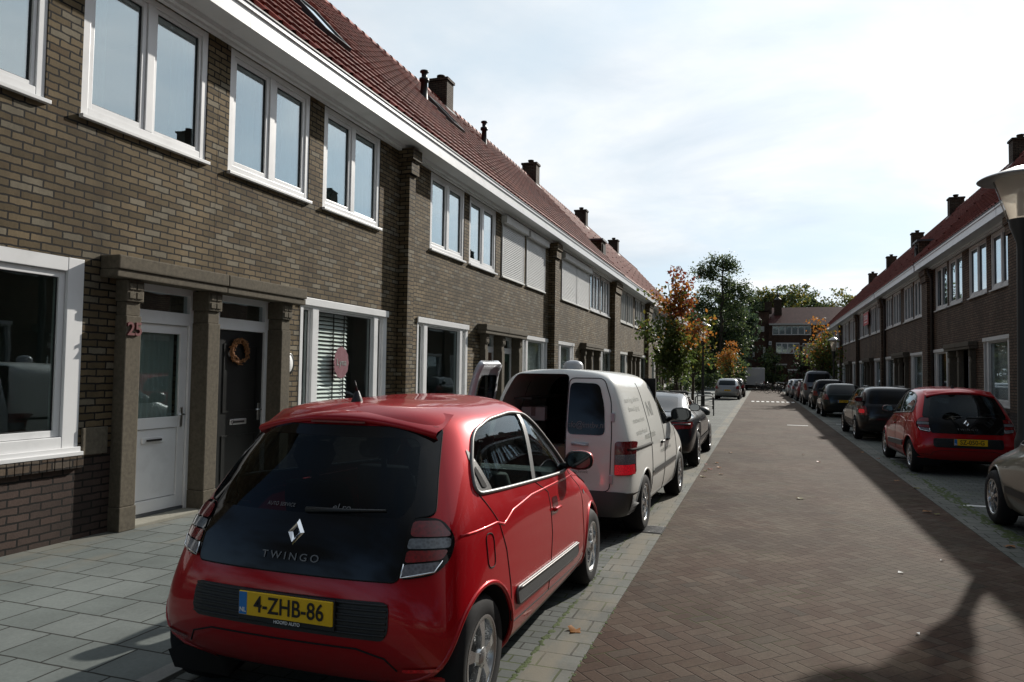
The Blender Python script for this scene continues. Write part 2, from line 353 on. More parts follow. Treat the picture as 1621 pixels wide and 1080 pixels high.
def leaf_mat(name, c1, c2, trans=0.35):
    m, t = new_mat(name)
    oi = t.n('ShaderNodeNewGeometry')
    rnd = oi.outputs['Random Per Island']
    col = t.mix(rnd, (*c1, 1), (*c2, 1))
    d = t.n('ShaderNodeBsdfPrincipled', Base_Color=col, Roughness=0.5, Specular_IOR_Level=0.35)
    tr = t.n('ShaderNodeBsdfTranslucent', Color=col)
    t.n('ShaderNodeOutputMaterial', Surface=t.n('ShaderNodeMixShader', i0=trans, i1=d.outputs[0], i2=tr.outputs[0]))
    return m
leaf_mat('leaf_green', (0.060, 0.095, 0.022), (0.11, 0.14, 0.038), 0.5)
leaf_mat('leaf_olive', (0.13, 0.13, 0.024), (0.24, 0.19, 0.035), 0.5)
leaf_mat('leaf_orange', (0.30, 0.095, 0.020), (0.44, 0.20, 0.040), 0.5)
leaf_mat('leaf_red', (0.24, 0.050, 0.025), (0.32, 0.10, 0.06))
leaf_mat('leaf_dark', (0.035, 0.060, 0.034), (0.065, 0.100, 0.048), 0.4)
leaf_mat('leaf_mid', (0.085, 0.120, 0.038), (0.140, 0.175, 0.060), 0.5)
leaf_mat('leaf_purple', (0.040, 0.014, 0.014), (0.07, 0.022, 0.02), 0.2)
# ---------------------------------------------------------------- mesh tools
class MB:
    def __init__(s): s.v = []; s.f = []; s.mi = []; s.sm = []
    def add(s, vs, fs, mi=0, smooth=False):
        o = len(s.v); s.v += [tuple(p) for p in vs]
        for f in fs: s.f.append(tuple(o + i for i in f)); s.mi.append(mi); s.sm.append(smooth)
    def quad(s, a, b, c, d, mi=0): s.add([a, b, c, d], [(0, 1, 2, 3)], mi)
    def box(s, x0, x1, y0, y1, z0, z1, mi=0, bev=0.0):
        if bev <= 0:
            v = [(x, y, z) for x in (x0, x1) for y in (y0, y1) for z in (z0, z1)]
            s.add(v, [(0, 1, 3, 2), (4, 6, 7, 5), (0, 4, 5, 1), (2, 3, 7, 6), (0, 2, 6, 4), (1, 5, 7, 3)], mi)
            return
        bm = bmesh.new(); bmesh.ops.create_cube(bm, size=1.0)
        for p in bm.verts: p.co = Vector(((x0 + x1) / 2 + p.co.x * (x1 - x0), (y0 + y1) / 2 + p.co.y * (y1 - y0), (z0 + z1) / 2 + p.co.z * (z1 - z0)))
        bmesh.ops.bevel(bm, geom=bm.edges[:], offset=bev, segments=2, affect='EDGES', profile=0.6)
        s.from_bm(bm, mi); bm.free()
    def from_bm(s, bm, mi=0, smooth=False):
        bm.verts.index_update()
        s.add([p.co for p in bm.verts], [[q.index for q in f.verts] for f in bm.faces], mi, smooth)
    def cyl(s, p0, p1, r0, r1=None, n=12, mi=0, caps=True, smooth=True):
        r1 = r0 if r1 is None else r1
        s.tube([p0, p1], [r0, r1], n, mi, caps, smooth)
    def tube(s, path, rad, n=8, mi=0, caps=True, smooth=True, closed=False):
        P = [Vector(p) for p in path]; m = len(P)
        if not isinstance(rad, (list, tuple)): rad = [rad] * m
        vs = []; ref = None
        for i, p in enumerate(P):
            a = P[(i - 1) % m] if (i > 0 or closed) else P[0]
            b = P[(i + 1) % m] if (i < m - 1 or closed) else P[-1]
            t = (b - a)
            t = t.normalized() if t.length > 1e-9 else Vector((0, 0, 1))
            if ref is None: ref = Vector((0, 0, 1)) if abs(t.z) < 0.9 else Vector((1, 0, 0))
            ref = (ref - t * ref.dot(t))
            ref = ref.normalized() if ref.length > 1e-6 else t.orthogonal().normalized()
            q = t.cross(ref)
            for k in range(n):
                an = 2 * math.pi * k / n
                vs.append(p + (ref * math.cos(an) + q * math.sin(an)) * rad[i])
        fs = []
        for i in range(m if closed else m - 1):
            for k in range(n):
                a, b = i * n + k, i * n + (k + 1) % n
                c, d = ((i + 1) % m) * n + (k + 1) % n, ((i + 1) % m) * n + k
                fs.append((a, b, c, d))
        s.add(vs, fs, mi, smooth)
        if caps and not closed:
            o = len(s.v) - len(vs)
            s.f.append(tuple(o + k for k in reversed(range(n)))); s.mi.append(mi); s.sm.append(False)
            s.f.append(tuple(o + (m - 1) * n + k for k in range(n))); s.mi.append(mi); s.sm.append(False)
    def lathe(s, prof, n=24, mi=0, axis='z', org=(0, 0, 0), smooth=True):
        vs = []; fs = []; o = Vector(org)
        for r, h in prof:
            for k in range(n):
                a = 2 * math.pi * k / n; c, d = r * math.cos(a), r * math.sin(a)
                vs.append(o + (Vector((c, d, h)) if axis == 'z' else Vector((h, c, d)) if axis == 'x' else Vector((c, h, d))))
        for i in range(len(prof) - 1):
            for k in range(n):
                a, b = i * n + k, i * n + (k + 1) % n
                fs.append((a, b, b + n, a + n))
        s.add(vs, fs, mi, smooth)
    def build(s, name, mats, parent=None, **kw):
        me = bpy.data.meshes.new(name); me.from_pydata(s.v, [], s.f)
        if isinstance(mats, str): mats = [mats]
        for m in mats: me.materials.append(MATS[m])
        me.polygons.foreach_set('material_index', s.mi); me.polygons.foreach_set('use_smooth', s.sm)
        me.update()
        if kw.get('merge'):
            bm = bmesh.new(); bm.from_mesh(me); bmesh.ops.remove_doubles(bm, verts=bm.verts, dist=1e-4)
            bmesh.ops.recalc_face_normals(bm, faces=bm.faces); bm.to_mesh(me); bm.free()
        return link(name, me, parent)
def link(name, me, parent=None):
    o = bpy.data.objects.new(name, me); COL.objects.link(o)
    if parent is not None: o.parent = parent
    return o
def tag(o, label=None, cat=None, group=None, kind=None):
    if label: o['label'] = label
    if cat: o['category'] = cat
    if group: o['group'] = group
    if kind: o['kind'] = kind
    return o
def thing(name, label, cat, loc=(0, 0, 0), rz=0.0, group=None):
    o = bpy.data.objects.new(name, None); COL.objects.link(o); o.empty_display_size = 0.3
    o.location = loc; o.rotation_euler = (0, 0, rz)
    return tag(o, label, cat, group)
def copy_tree(o, parent=None, skip=()):
    c = o.copy(); COL.objects.link(c)
    if parent is not None: c.parent = parent
    for ch in list(o.children):
        if ch.name.split('.')[0] not in skip: copy_tree(ch, c, skip)
    return c
def text_mesh(body, size, spacing=1.0, bold=0.0, ext=0.0):
    cu = bpy.data.curves.new('lettering', 'FONT'); cu.body = body; cu.size = size
    cu.align_x = 'CENTER'; cu.align_y = 'CENTER'; cu.space_character = spacing; cu.offset = bold; cu.extrude = ext
    ob = bpy.data.objects.new('lettering', cu); COL.objects.link(ob)
    dg = bpy.context.evaluated_depsgraph_get(); dg.update()
    me = bpy.data.meshes.new_from_object(ob.evaluated_get(dg))
    bpy.data.objects.remove(ob); return me
def text_part(body, size, matn, parent, mtx, spacing=1.0, bold=0.0, ext=0.002, sxy=(1, 1), name='lettering'):
    me = text_mesh(body, size, spacing, bold, ext)
    me.transform(Matrix.Diagonal((sxy[0], sxy[1], 1, 1))); me.transform(mtx); me.materials.clear(); me.materials.append(MATS[matn])
    return link(name, me, parent)

# ---------------------------------------------------------------- ground
def sheet(name, x0, x1, y0, y1, z, m, thick=0.0):
    b = MB()
    if thick: b.box(x0, x1, y0, y1, z - thick, z)
    else: b.quad((x0, y0, z), (x1, y0, z), (x1, y1, z), (x0, y1, z))
    o = b.build(name, m); o['kind'] = 'structure'; return o
YE = 96.0
sheet('ground', -700, 700, -300, 1500, -0.06, 'earth')
sheet('road', -0.97, 2.18, -30, YE, 0.0, 'road_bricks', 0.05)
sheet('gutter', -1.26, -0.972, -30, YE, 0.003, 'gutter_bricks', 0.05)
sheet('gutter', 2.182, 2.48, -30, YE, 0.003, 'gutter_bricks', 0.05)
sheet('parking_strip', -2.95, -1.262, -30, YE, 0.0, 'parking_bricks', 0.05)
sheet('parking_strip', 2.482, 4.25, -30, YE, 0.0, 'parking_bricks', 0.05)
sheet('kerb', -3.07, -2.952, -30, YE, 0.024, 'kerb_stone', 0.07)
sheet('kerb', 4.252, 4.37, -30, YE, 0.024, 'kerb_stone', 0.07)
sheet('pavement', -6.12, -3.072, -30, YE, 0.02, 'pavement_tiles', 0.06)
sheet('pavement', 4.372, 6.0, -30, YE, 0.02, 'pavement_tiles', 0.06)
sheet('side_street', -60, 60, YE + 0.002, YE + 8, 0.0, 'parking_bricks', 0.05)

# moss in the joints of the gutters, as little cushions
def moss_strip(name, x, y0, y1, n, spread, sz):
    b = MB()
    for _ in range(n):
        y = y0 + (y1 - y0) * random.random() ** 1.8
        if math.sin(y * 1.7) + math.sin(y * 0.61 + 1) < -0.5 and random.random() < 0.75: continue
        xx = x + random.gauss(0, spread); r = sz * random.uniform(0.5, 1.3); h = 0.004 + r * 0.30; k = random.uniform(1.0, 2.6)
        vs = []; 
        for i in range(7):
            a = 6.283 * i / 7; q = random.uniform(0.75, 1.2)
            vs.append((xx + r * q * math.cos(a), y + k * r * q * math.sin(a), 0.001))
        vs.append((xx, y, h))
        b.add(vs, [(i, (i + 1) % 7, 7) for i in range(7)], 0, True)
    o = b.build(name, 'moss'); tag(o, kind='stuff', label='green moss growing in the paving joint along the gutter', cat='moss'); return o
moss_strip('moss', -1.262, 2.2, 16, 900, 0.007, 0.014)
moss_strip('moss', -0.972, 2.0, 9, 200, 0.006, 0.008)
m3 = moss_strip('moss', 2.50, 6.8, 17, 700, 0.05, 0.028); m3['label'] = 'thick green moss strip along the shaded right gutter'

# weeds and dirt where the left walls meet the slabs
b = MB()
for _ in range(420):
    y = 2.2 + 22 * random.random() ** 1.6
    if math.sin(y * 2.3) + math.sin(y * .9) < -.2: continue
    x = -6.085 + abs(random.gauss(0, .022)); h = random.uniform(.012, .05); a = random.uniform(0, 6.28); d = random.uniform(.004, .02)
    b.add([(x - .003, y, .02), (x + .003, y, .02), (x + d * math.cos(a), y + d * math.sin(a), .02 + h)], [(0, 1, 2)])
o = b.build('weeds', 'moss'); tag(o, 'sparse low weeds along the foot of the left walls', 'weeds', None, 'stuff')

# ---------------------------------------------------------------- houses
W = 4.975; EAVE = 5.66
def roof_mesh(wd=W, nt=18, nc=17, samples=7):
    y0, z0, y1, z1 = -0.40, 5.94, 3.90, 10.50
    b = MB(); nx = nt * samples + 1
    sl = Vector((0, y1 - y0, z1 - z0)); ln = sl.length; t = sl / ln; nrm = Vector((0, -t.z, t.y))
    rows = []
    for c in range(nc):
        rows.append((c / nc, 0.040)); rows.append(((c + 0.985) / nc, 0.0))
    vs = []
    for f, off in rows:
        for i in range(nx):
            ph = (i / samples) % 1.0
            wv = 0.042 * (math.cos(2 * math.pi * ph) * 0.75 + 0.3 * math.cos(4 * math.pi * ph + 0.9))
            p = Vector((wd * i / (nx - 1), y0, z0)) + t * (ln * f) + nrm * (off + wv)
            vs.append(p)
    fs = [(r * nx + i, r * nx + i + 1, (r + 1) * nx + i + 1, (r + 1) * nx + i) for r in range(len(rows) - 1) for i in range(nx - 1)]
    b.add(vs, fs, 0, False)
    for k in range(len(fs)): b.sm[k] = ((k // (nx - 1)) % 2 == 0)
    # lower edge of the first course, back slope and ridge
    b.quad((0, y1, z1 + 0.02), (wd, y1, z1 + 0.02), (wd, 8.2, 5.94), (0, 8.2, 5.94))
    L = 0.36; n = int(wd / L)
    for k in range(n):
        xa = k * wd / n; xb = (k + 1) * wd / n + 0.03
        v = []; 
        for xx, r in ((xa, 0.125), (xb, 0.105)):
            for q in range(7):
                a = math.pi * q / 6
                v.append((xx, y1 - r * 1.1 * math.cos(a), z1 - 0.03 + r * 1.15 * math.sin(a)))
        b.add(v, [(q, q + 7, q + 8, q + 1) for q in range(6)] + [(6, 5, 4, 3, 2, 1, 0), (7, 8, 9, 10, 11, 12, 13)], 0, True)
    return b
ROOF = {}
def get_roof(m, far):
    k = (m, far)
    if k not in ROOF:
        b = roof_mesh(samples=4 if far else 7); o = b.build('roof', m); ROOF[k] = o.data; bpy.data.objects.remove(o)
    return ROOF[k]

def front_wall(b, holes, zt, reveal, W_=W, mi=0, y=0.0):
    xs = sorted({0.0, W_} | {h[0] for h in holes} | {h[1] for h in holes}); zs = sorted({0.0, zt} | {h[2] for h in holes} | {h[3] for h in holes})
    for i in range(len(xs) - 1):
        for j in range(len(zs) - 1):
            cxm, czm = (xs[i] + xs[i + 1]) / 2, (zs[j] + zs[j + 1]) / 2
            if any(h[0] < cxm < h[1] and h[2] < czm < h[3] for h in holes): continue
            b.quad((xs[i], y, zs[j]), (xs[i + 1], y, zs[j]), (xs[i + 1], y, zs[j + 1]), (xs[i], y, zs[j + 1]), mi)
    for (x0, x1, z0, z1, rv) in holes:
        r = y + rv
        b.quad((x0, y, z0), (x0, y, z1), (x0, r, z1), (x0, r, z0), mi); b.quad((x1, y, z0), (x1, r, z0), (x1, r, z1), (x1, y, z1), mi)
        b.quad((x0, y, z1), (x1, y, z1), (x1, r, z1), (x0, r, z1), mi)
        if z0 > 0.01: b.quad((x0, y, z0), (x0, r, z0), (x1, r, z0), (x1, y, z0), mi)

def frame_bars(b, x0, x1, z0, z1, y0, y1, cols, rows, bar, mi=0, bev=0.006):
    """outer border widths (l, r, b, t) + mullions; returns the openings"""
    l, r, bt, tp = bar
    b.box(x0, x0 + l, y0, y1, z0, z1, mi, bev); b.box(x1 - r, x1, y0, y1, z0, z1, mi, bev)
    b.box(x0 + l, x1 - r, y0 + .002, y1, z0, z0 + bt, mi, bev); b.box(x0 + l, x1 - r, y0 + .002, y1, z1 - tp, z1, mi, bev)
    for a, c in cols: b.box(a, c, y0 + .001, y1, z0 + bt, z1 - tp, mi, bev)
    for a, c in rows: b.box(x0 + l, x1 - r, y0 + .001, y1, a, c, mi, bev)
    xs = [x0 + l] + [q for p in sorted(cols) for q in p] + [x1 - r]
    return [(xs[i], xs[i + 1], z0 + bt, z1 - tp) for i in range(0, len(xs), 2)]

def sash(b, o, y0, y1, w_, mi=0, gap=0.004, bev=0.004):
    x0, x1, z0, z1 = o; x0 += gap; x1 -= gap; z0 += gap; z1 -= gap
    b.box(x0, x0 + w_, y0, y1, z0, z1, mi, bev); b.box(x1 - w_, x1, y0, y1, z0, z1, mi, bev)
    b.box(x0 + w_, x1 - w_, y0 + .001, y1, z0, z0 + w_, mi, bev); b.box(x0 + w_, x1 - w_, y0 + .001, y1, z1 - w_, z1, mi, bev)
    return (x0 + w_, x1 - w_, z0 + w_, z1 - w_)

def curtain(b, x0, x1, y, z0, z1, folds, amp=0.03, mi=0):
    n = int(folds * 8); vs = []
    for z in (z0, z1):
        for i in range(n + 1):
            f = i / n; vs.append((x0 + (x1 - x0) * f, y + amp * math.sin(f * folds * 6.283 + 0.8 * math.sin(f * 9)), z))
    b.add(vs, [(i, i + 1, n + 2 + i, n + 1 + i) for i in range(n)], mi, True)

def add_window(parent, x0, x1, z0, z1, style, fm='white_paint', glassm='pane_glass', extra=None):
    """a window with its frame, panes, sill, and what hangs behind the glass"""
    b = MB(); y0, y1 = 0.012, 0.115; panes = []
    if style in ('double', 'doublef'):
        mid = (x0 + x1) / 2
        ops = frame_bars(b, x0, x1, z0, z1, y0, y1, [(mid - .05, mid + .05)], [], (.085, .085, .10, .07))
        for k, o in enumerate(ops):
            panes.append(sash(b, o, y0 + .018, y1 - .01, .055 if k == 0 or style == 'doublef' else .035))
    elif style == 'tri':
        wv = (x1 - x0); c1, c2 = x0 + wv * .36, x0 + wv * .66
        ops = frame_bars(b, x0, x1, z0, z1, y0, y1, [(c1 - .04, c1 + .04), (c2 - .04, c2 + .04)], [], (.07, .07, .09, .07))
        for o in ops: panes.append(sash(b, o, y0 + .018, y1 - .01, .04))
    elif style == 'shop':
        s_ = 0.30
        ops = frame_bars(b, x0, x1, z0, z1, y0 - .02, y1, [(x0 + s_, x0 + s_ + .15), (x1 - s_ - .13, x1 - s_)], [], (.07, .12, .14, .13))
        for k, o in enumerate(ops): panes.append(sash(b, o, y0 + .018, y1 - .01, .03 if k != 1 else .025))
        b.box(x0 - .015, x1 + .015, y0 - .05, y0 - .022, z1 - .10, z1 + .004, 0, .004)
    elif style == 'big':
        ops = frame_bars(b, x0, x1, z0, z1, y0 - .012, y1, [(x0 + (x1 - x0) * .42, x0 + (x1 - x0) * .42 + .12)], [], (.16, .17, .15, .13))
        for o in ops: panes.append(sash(b, o, y0 + .02, y1 - .01, .06))
        b.box(x0 - .01, x1 + .01, y0 - .04, y0 - .014, z0 - .035, z0 + .05, 0, .005)
    fr = b.build('window', fm, parent)
    g = MB()
    for o in panes:
        p = MB(); p.box(o[0] - .004, o[1] + .004, .062, .070, o[2] - .004, o[3] + .004); p.build('pane', glassm, fr)
        q = MB(); a_ = .011  # narrow black bars along the pane edges, in front of the glass
        for (xa, xb, za, zb) in ((o[0], o[0] + a_, o[2], o[3]), (o[1] - a_, o[1], o[2], o[3]), (o[0] + a_, o[1] - a_, o[2], o[2] + a_), (o[0] + a_, o[1] - a_, o[3] - a_, o[3])): q.box(xa, xb, .052, .0615, za, zb)
        q.build('pane_border', 'black_plastic', fr)
    s = MB(); s.box(x0 - .02, x1 + .02, -.055, y0 - .014, z0 - .03, z0 + .006, 0, .004); s.build('sill', fm, fr)
    if extra: extra(fr, panes, (x0, x1, z0, z1))
    return fr

def ex_curtains(fr, panes, box):
    b = MB()
    for o in panes: 
        f = random.choice((1.0, 0.55, 0.42)); curtain(b, o[1] - (o[1] - o[0]) * f, o[1], .20, o[2] - .05, o[3] + .05, max(2, (o[1] - o[0]) * f * 9))
    b.build('curtain', 'curtain_white', fr)
def ex_sill(fr, panes, box):
    b = MB(); curtain(b, panes[0][0], panes[0][0] + .28, .20, box[2] - .05, box[3], 3); curtain(b, panes[-1][1] - .22, panes[-1][1], .20, box[2] - .05, box[3], 3); b.build('curtain', 'curtain_white', fr)
    b = MB()
    for x in (panes[1][0] + .12, panes[1][0] + .30):
        b.lathe([(0, box[2] + .1), (.045, box[2] + .1), (.06, box[2] + .20), (0, box[2] + .20)], 10, org=(x, .17, 0))
        for k in range(14): 
            a = random.uniform(0, 6.28); b.tube([(x, .17, box[2] + .19), (x + .05 * math.cos(a), .17 + .03 * math.sin(a), box[2] + .26 + .05 * random.random())], [.006, .012], 4)
    b.build('plant_pots', 'green_paint', fr)
def ex_net(fr, panes, box):
    b = MB(); curtain(b, box[0], box[1], .22, box[2] - .05, box[3] + .1, (box[1] - box[0]) * 8, .02); b.build('curtain', 'curtain_white', fr)
def ex_blind(fr, panes, box):
    b = MB(); z = box[2]; x0, x1 = box[0] + .05, box[1] - .05
    while z < box[3]:
        b.add([(x0, .165, z), (x1, .165, z), (x1, .200, z + .030), (x0, .200, z + .030)], [(0, 1, 2, 3)]); z += .050
    for xx in (x0 + .45, (x0 + x1) / 2, x1 - .45): b.box(xx - .012, xx + .012, .160, .163, box[2], box[3], 1)
    b.build('blind', ['blind_white', 'ink_grey'], fr)
def ex_sunlit_blind(fr, panes, box):
    b = MB(); z = box[2] + .03; o = panes[len(panes) // 2]
    xr = o[0] + (o[1] - o[0]) * .66  # slats end where sunlight ends; the shaded rest is left out of the shape
    while z < o[3] - .02:
        for (x0, x1) in ((box[0] + .04, panes[0][1] + .02), (o[0] - .02, xr)):
            b.add([(x0, .165, z), (x1, .165, z), (x1, .200, z + .044), (x0, .200, z + .044), (x0, .162, z + .003), (x1, .162, z + .003), (x1, .197, z + .046), (x0, .197, z + .046)], [(0, 1, 2, 3), (7, 6, 5, 4), (0, 4, 5, 1)])
        z += .061
    for xx in (o[0] + .09, o[0] + .62, xr - .1): b.box(xx - .013, xx + .013, .155, .162, box[2], o[3], 1)
    b.build('blind', ['blind_white', 'ink_black'], fr)

def add_shutter(parent, x0, x1, z0, z1):
    b = MB(); b.box(x0 - .03, x1 + .03, -.15, .02, z1 - .20, z1 - .015, 0, .01)
    o = b.build('shutter_box', 'old_white_paint', parent)
    b = MB(); n = int((z1 - .2 - z0) / .045); vs = []
    for i in range(n):
        z = z0 + (z1 - .2 - z0) * i / n; h = (z1 - .2 - z0) / n
        for (yy, zz) in ((-.012, z + .004), (-.026, z + h * .3), (-.026, z + h * .72), (-.012, z + h * .97)): vs += [(x0 + .04, yy, zz), (x1 - .04, yy, zz)]
    b.add(vs, [(2 * i, 2 * i + 1, 2 * i + 3, 2 * i + 2) for i in range(4 * n - 1)])
    b.box(x0, x0 + .045, -.03, .02, z0, z1 - .2, 0); b.box(x1 - .045, x1, -.03, .02, z0, z1 - .2, 0); b.box(x0 + .045, x1 - .045, -.032, 0.0, z0 - .03, z0 + .006, 0)
    b.build('roller_shutter', 'shutter_grey', parent)

def add_door(parent, x0, x1, zt, style, yb=0.085):
    """door frame with transom light, the leaf, its glass, handle and letter slot"""
    fm = 'white_paint' if style in ('white_half', 'black', 'brown', 'white_full', 'green') else 'old_white_paint'
    b = MB(); fw = .085
    b.box(x0, x0 + fw, yb, yb + .10, .05, zt, 0, .005); b.box(x1 - fw, x1, yb, yb + .10, .05, zt, 0, .005)
    b.box(x0 + fw, x1 - fw, yb + .001, yb + .10, zt - .10, zt, 0, .005); b.box(x0 + fw, x1 - fw, yb + .001, yb + .10, 2.12, 2.26, 0, .005)
    b.box(x0 + fw, x1 - fw, yb + .02, yb + .10, 0.05, .085, 1)
    fr = b.build('door_frame', [fm, 'lead'], parent)
    p = MB(); p.box(x0 + fw, x1 - fw, yb + .05, yb + .056, 2.26, zt - .10); p.build('transom_light', 'pane_glass', fr)
    lx0, lx1 = x0 + fw + .004, x1 - fw - .004; y = yb + .03; lm = {'white_half': 'white_paint', 'black': 'black_paint', 'brown': 'brown_paint', 'green': 'green_paint'}.get(style, 'white_paint')
    d = MB()
    if style == 'white_half':
        gz0, gz1 = 1.10, 2.02
        d.box(lx0, lx0 + .10, y, y + .05, .09, 2.115, 0, .004); d.box(lx1 - .10, lx1, y, y + .05, .09, 2.115, 0, .004)
        d.box(lx0 + .10, lx1 - .10, y + .001, y + .05, gz1, 2.115, 0, .004); d.box(lx0 + .10, lx1 - .10, y + .001, y + .05, .98, gz0, 0, .004)
        d.box(lx0 + .10, lx1 - .10, y + .001, y + .05, .09, .22, 0, .004); d.box(lx0 + .106, lx1 - .106, y + .016, y + .04, .226, .974, 0, .004)
        lf = d.build('door_leaf', lm, parent)
        g = MB(); g.box(lx0 + .10, lx1 - .10, y + .02, y + .028, gz0, gz1); g.build('door_glass', 'ground_glass', lf)
        c = MB(); curtain(c, lx0 + .1, lx1 - .1, y + .09, gz0, gz1, 9, .012); c.build('net_curtain', 'box_white', lf)
        zl = .86
    else:
        d.box(lx0, lx1, y, y + .05, .09, 2.115, 0, .004)
        for (a, c) in ((.25, .82), (1.10, 1.95)):
            for q in ((lx0 + .11, lx1 - .11, a, a + .02), (lx0 + .11, lx1 - .11, c - .02, c), (lx0 + .11, lx0 + .13, a + .02, c - .02), (lx1 - .13, lx1 - .11, a + .02, c - .02)):
                d.box(q[0], q[1], y - .010, y + .001, q[2], q[3], 0)
        lf = d.build('door_leaf', lm, parent)
        if style in ('brown', 'green', 'white_full'):
            g = MB(); g.box(lx0 + .14, lx1 - .14, y - .006, y + .002, 1.14, 1.91); g.build('door_glass', 'pane_glass', lf)
        zl = .98
    h = MB(); hx = lx1 - .06
    h.box(hx - .02, hx + .02, y - .012, y, .98, 1.20, 0, .006); h.tube([(hx, y - .01, 1.12), (hx, y - .055, 1.12), (hx - .11, y - .055, 1.12)], .010, 8); h.build('door_handle', 'steel', lf)
    s = MB(); xm = (lx0 + lx1) / 2 - .02
    s.box(xm - .15, xm + .15, y - .014 if style != 'white_half' else y, y + .006 if style != 'white_half' else y + .014, zl - .035, zl + .035, 0, .008); s.box(xm - .10, xm + .10, y - .022, y - .010, zl - .012, zl + .010, 1)
    s.build('letter_slot', ['white_paint' if style == 'white_half' else 'steel', 'ink_black'], lf)
    return lf

def column(parent, x0, x1, pierce=True):
    b = MB(); yf = -.14
    b.box(x0, x1, yf, .16, .26, 2.16, 0, .010); b.box(x0 - .006, x1 + .006, yf - .008, .16, 0.02, .258, 0, .008)
    b.box(x0 + .010, x1 - .010, yf + .015, .16, 2.162, 2.30, 0, .006); b.box(x0 - .010, x1 + .010, yf - .012, .16, 2.302, 2.52, 0, .010)
    for i in (0, 1):
        for j in (0, 1):
            xa = x0 + .012 + i * (x1 - x0 - .01) / 2
            b.box(xa, xa + (x1 - x0) / 2 - .02, yf - .025, yf - .011, 2.33 + j * .09, 2.395 + j * .09, 0, .005)
    b.build('column', 'concrete', parent)

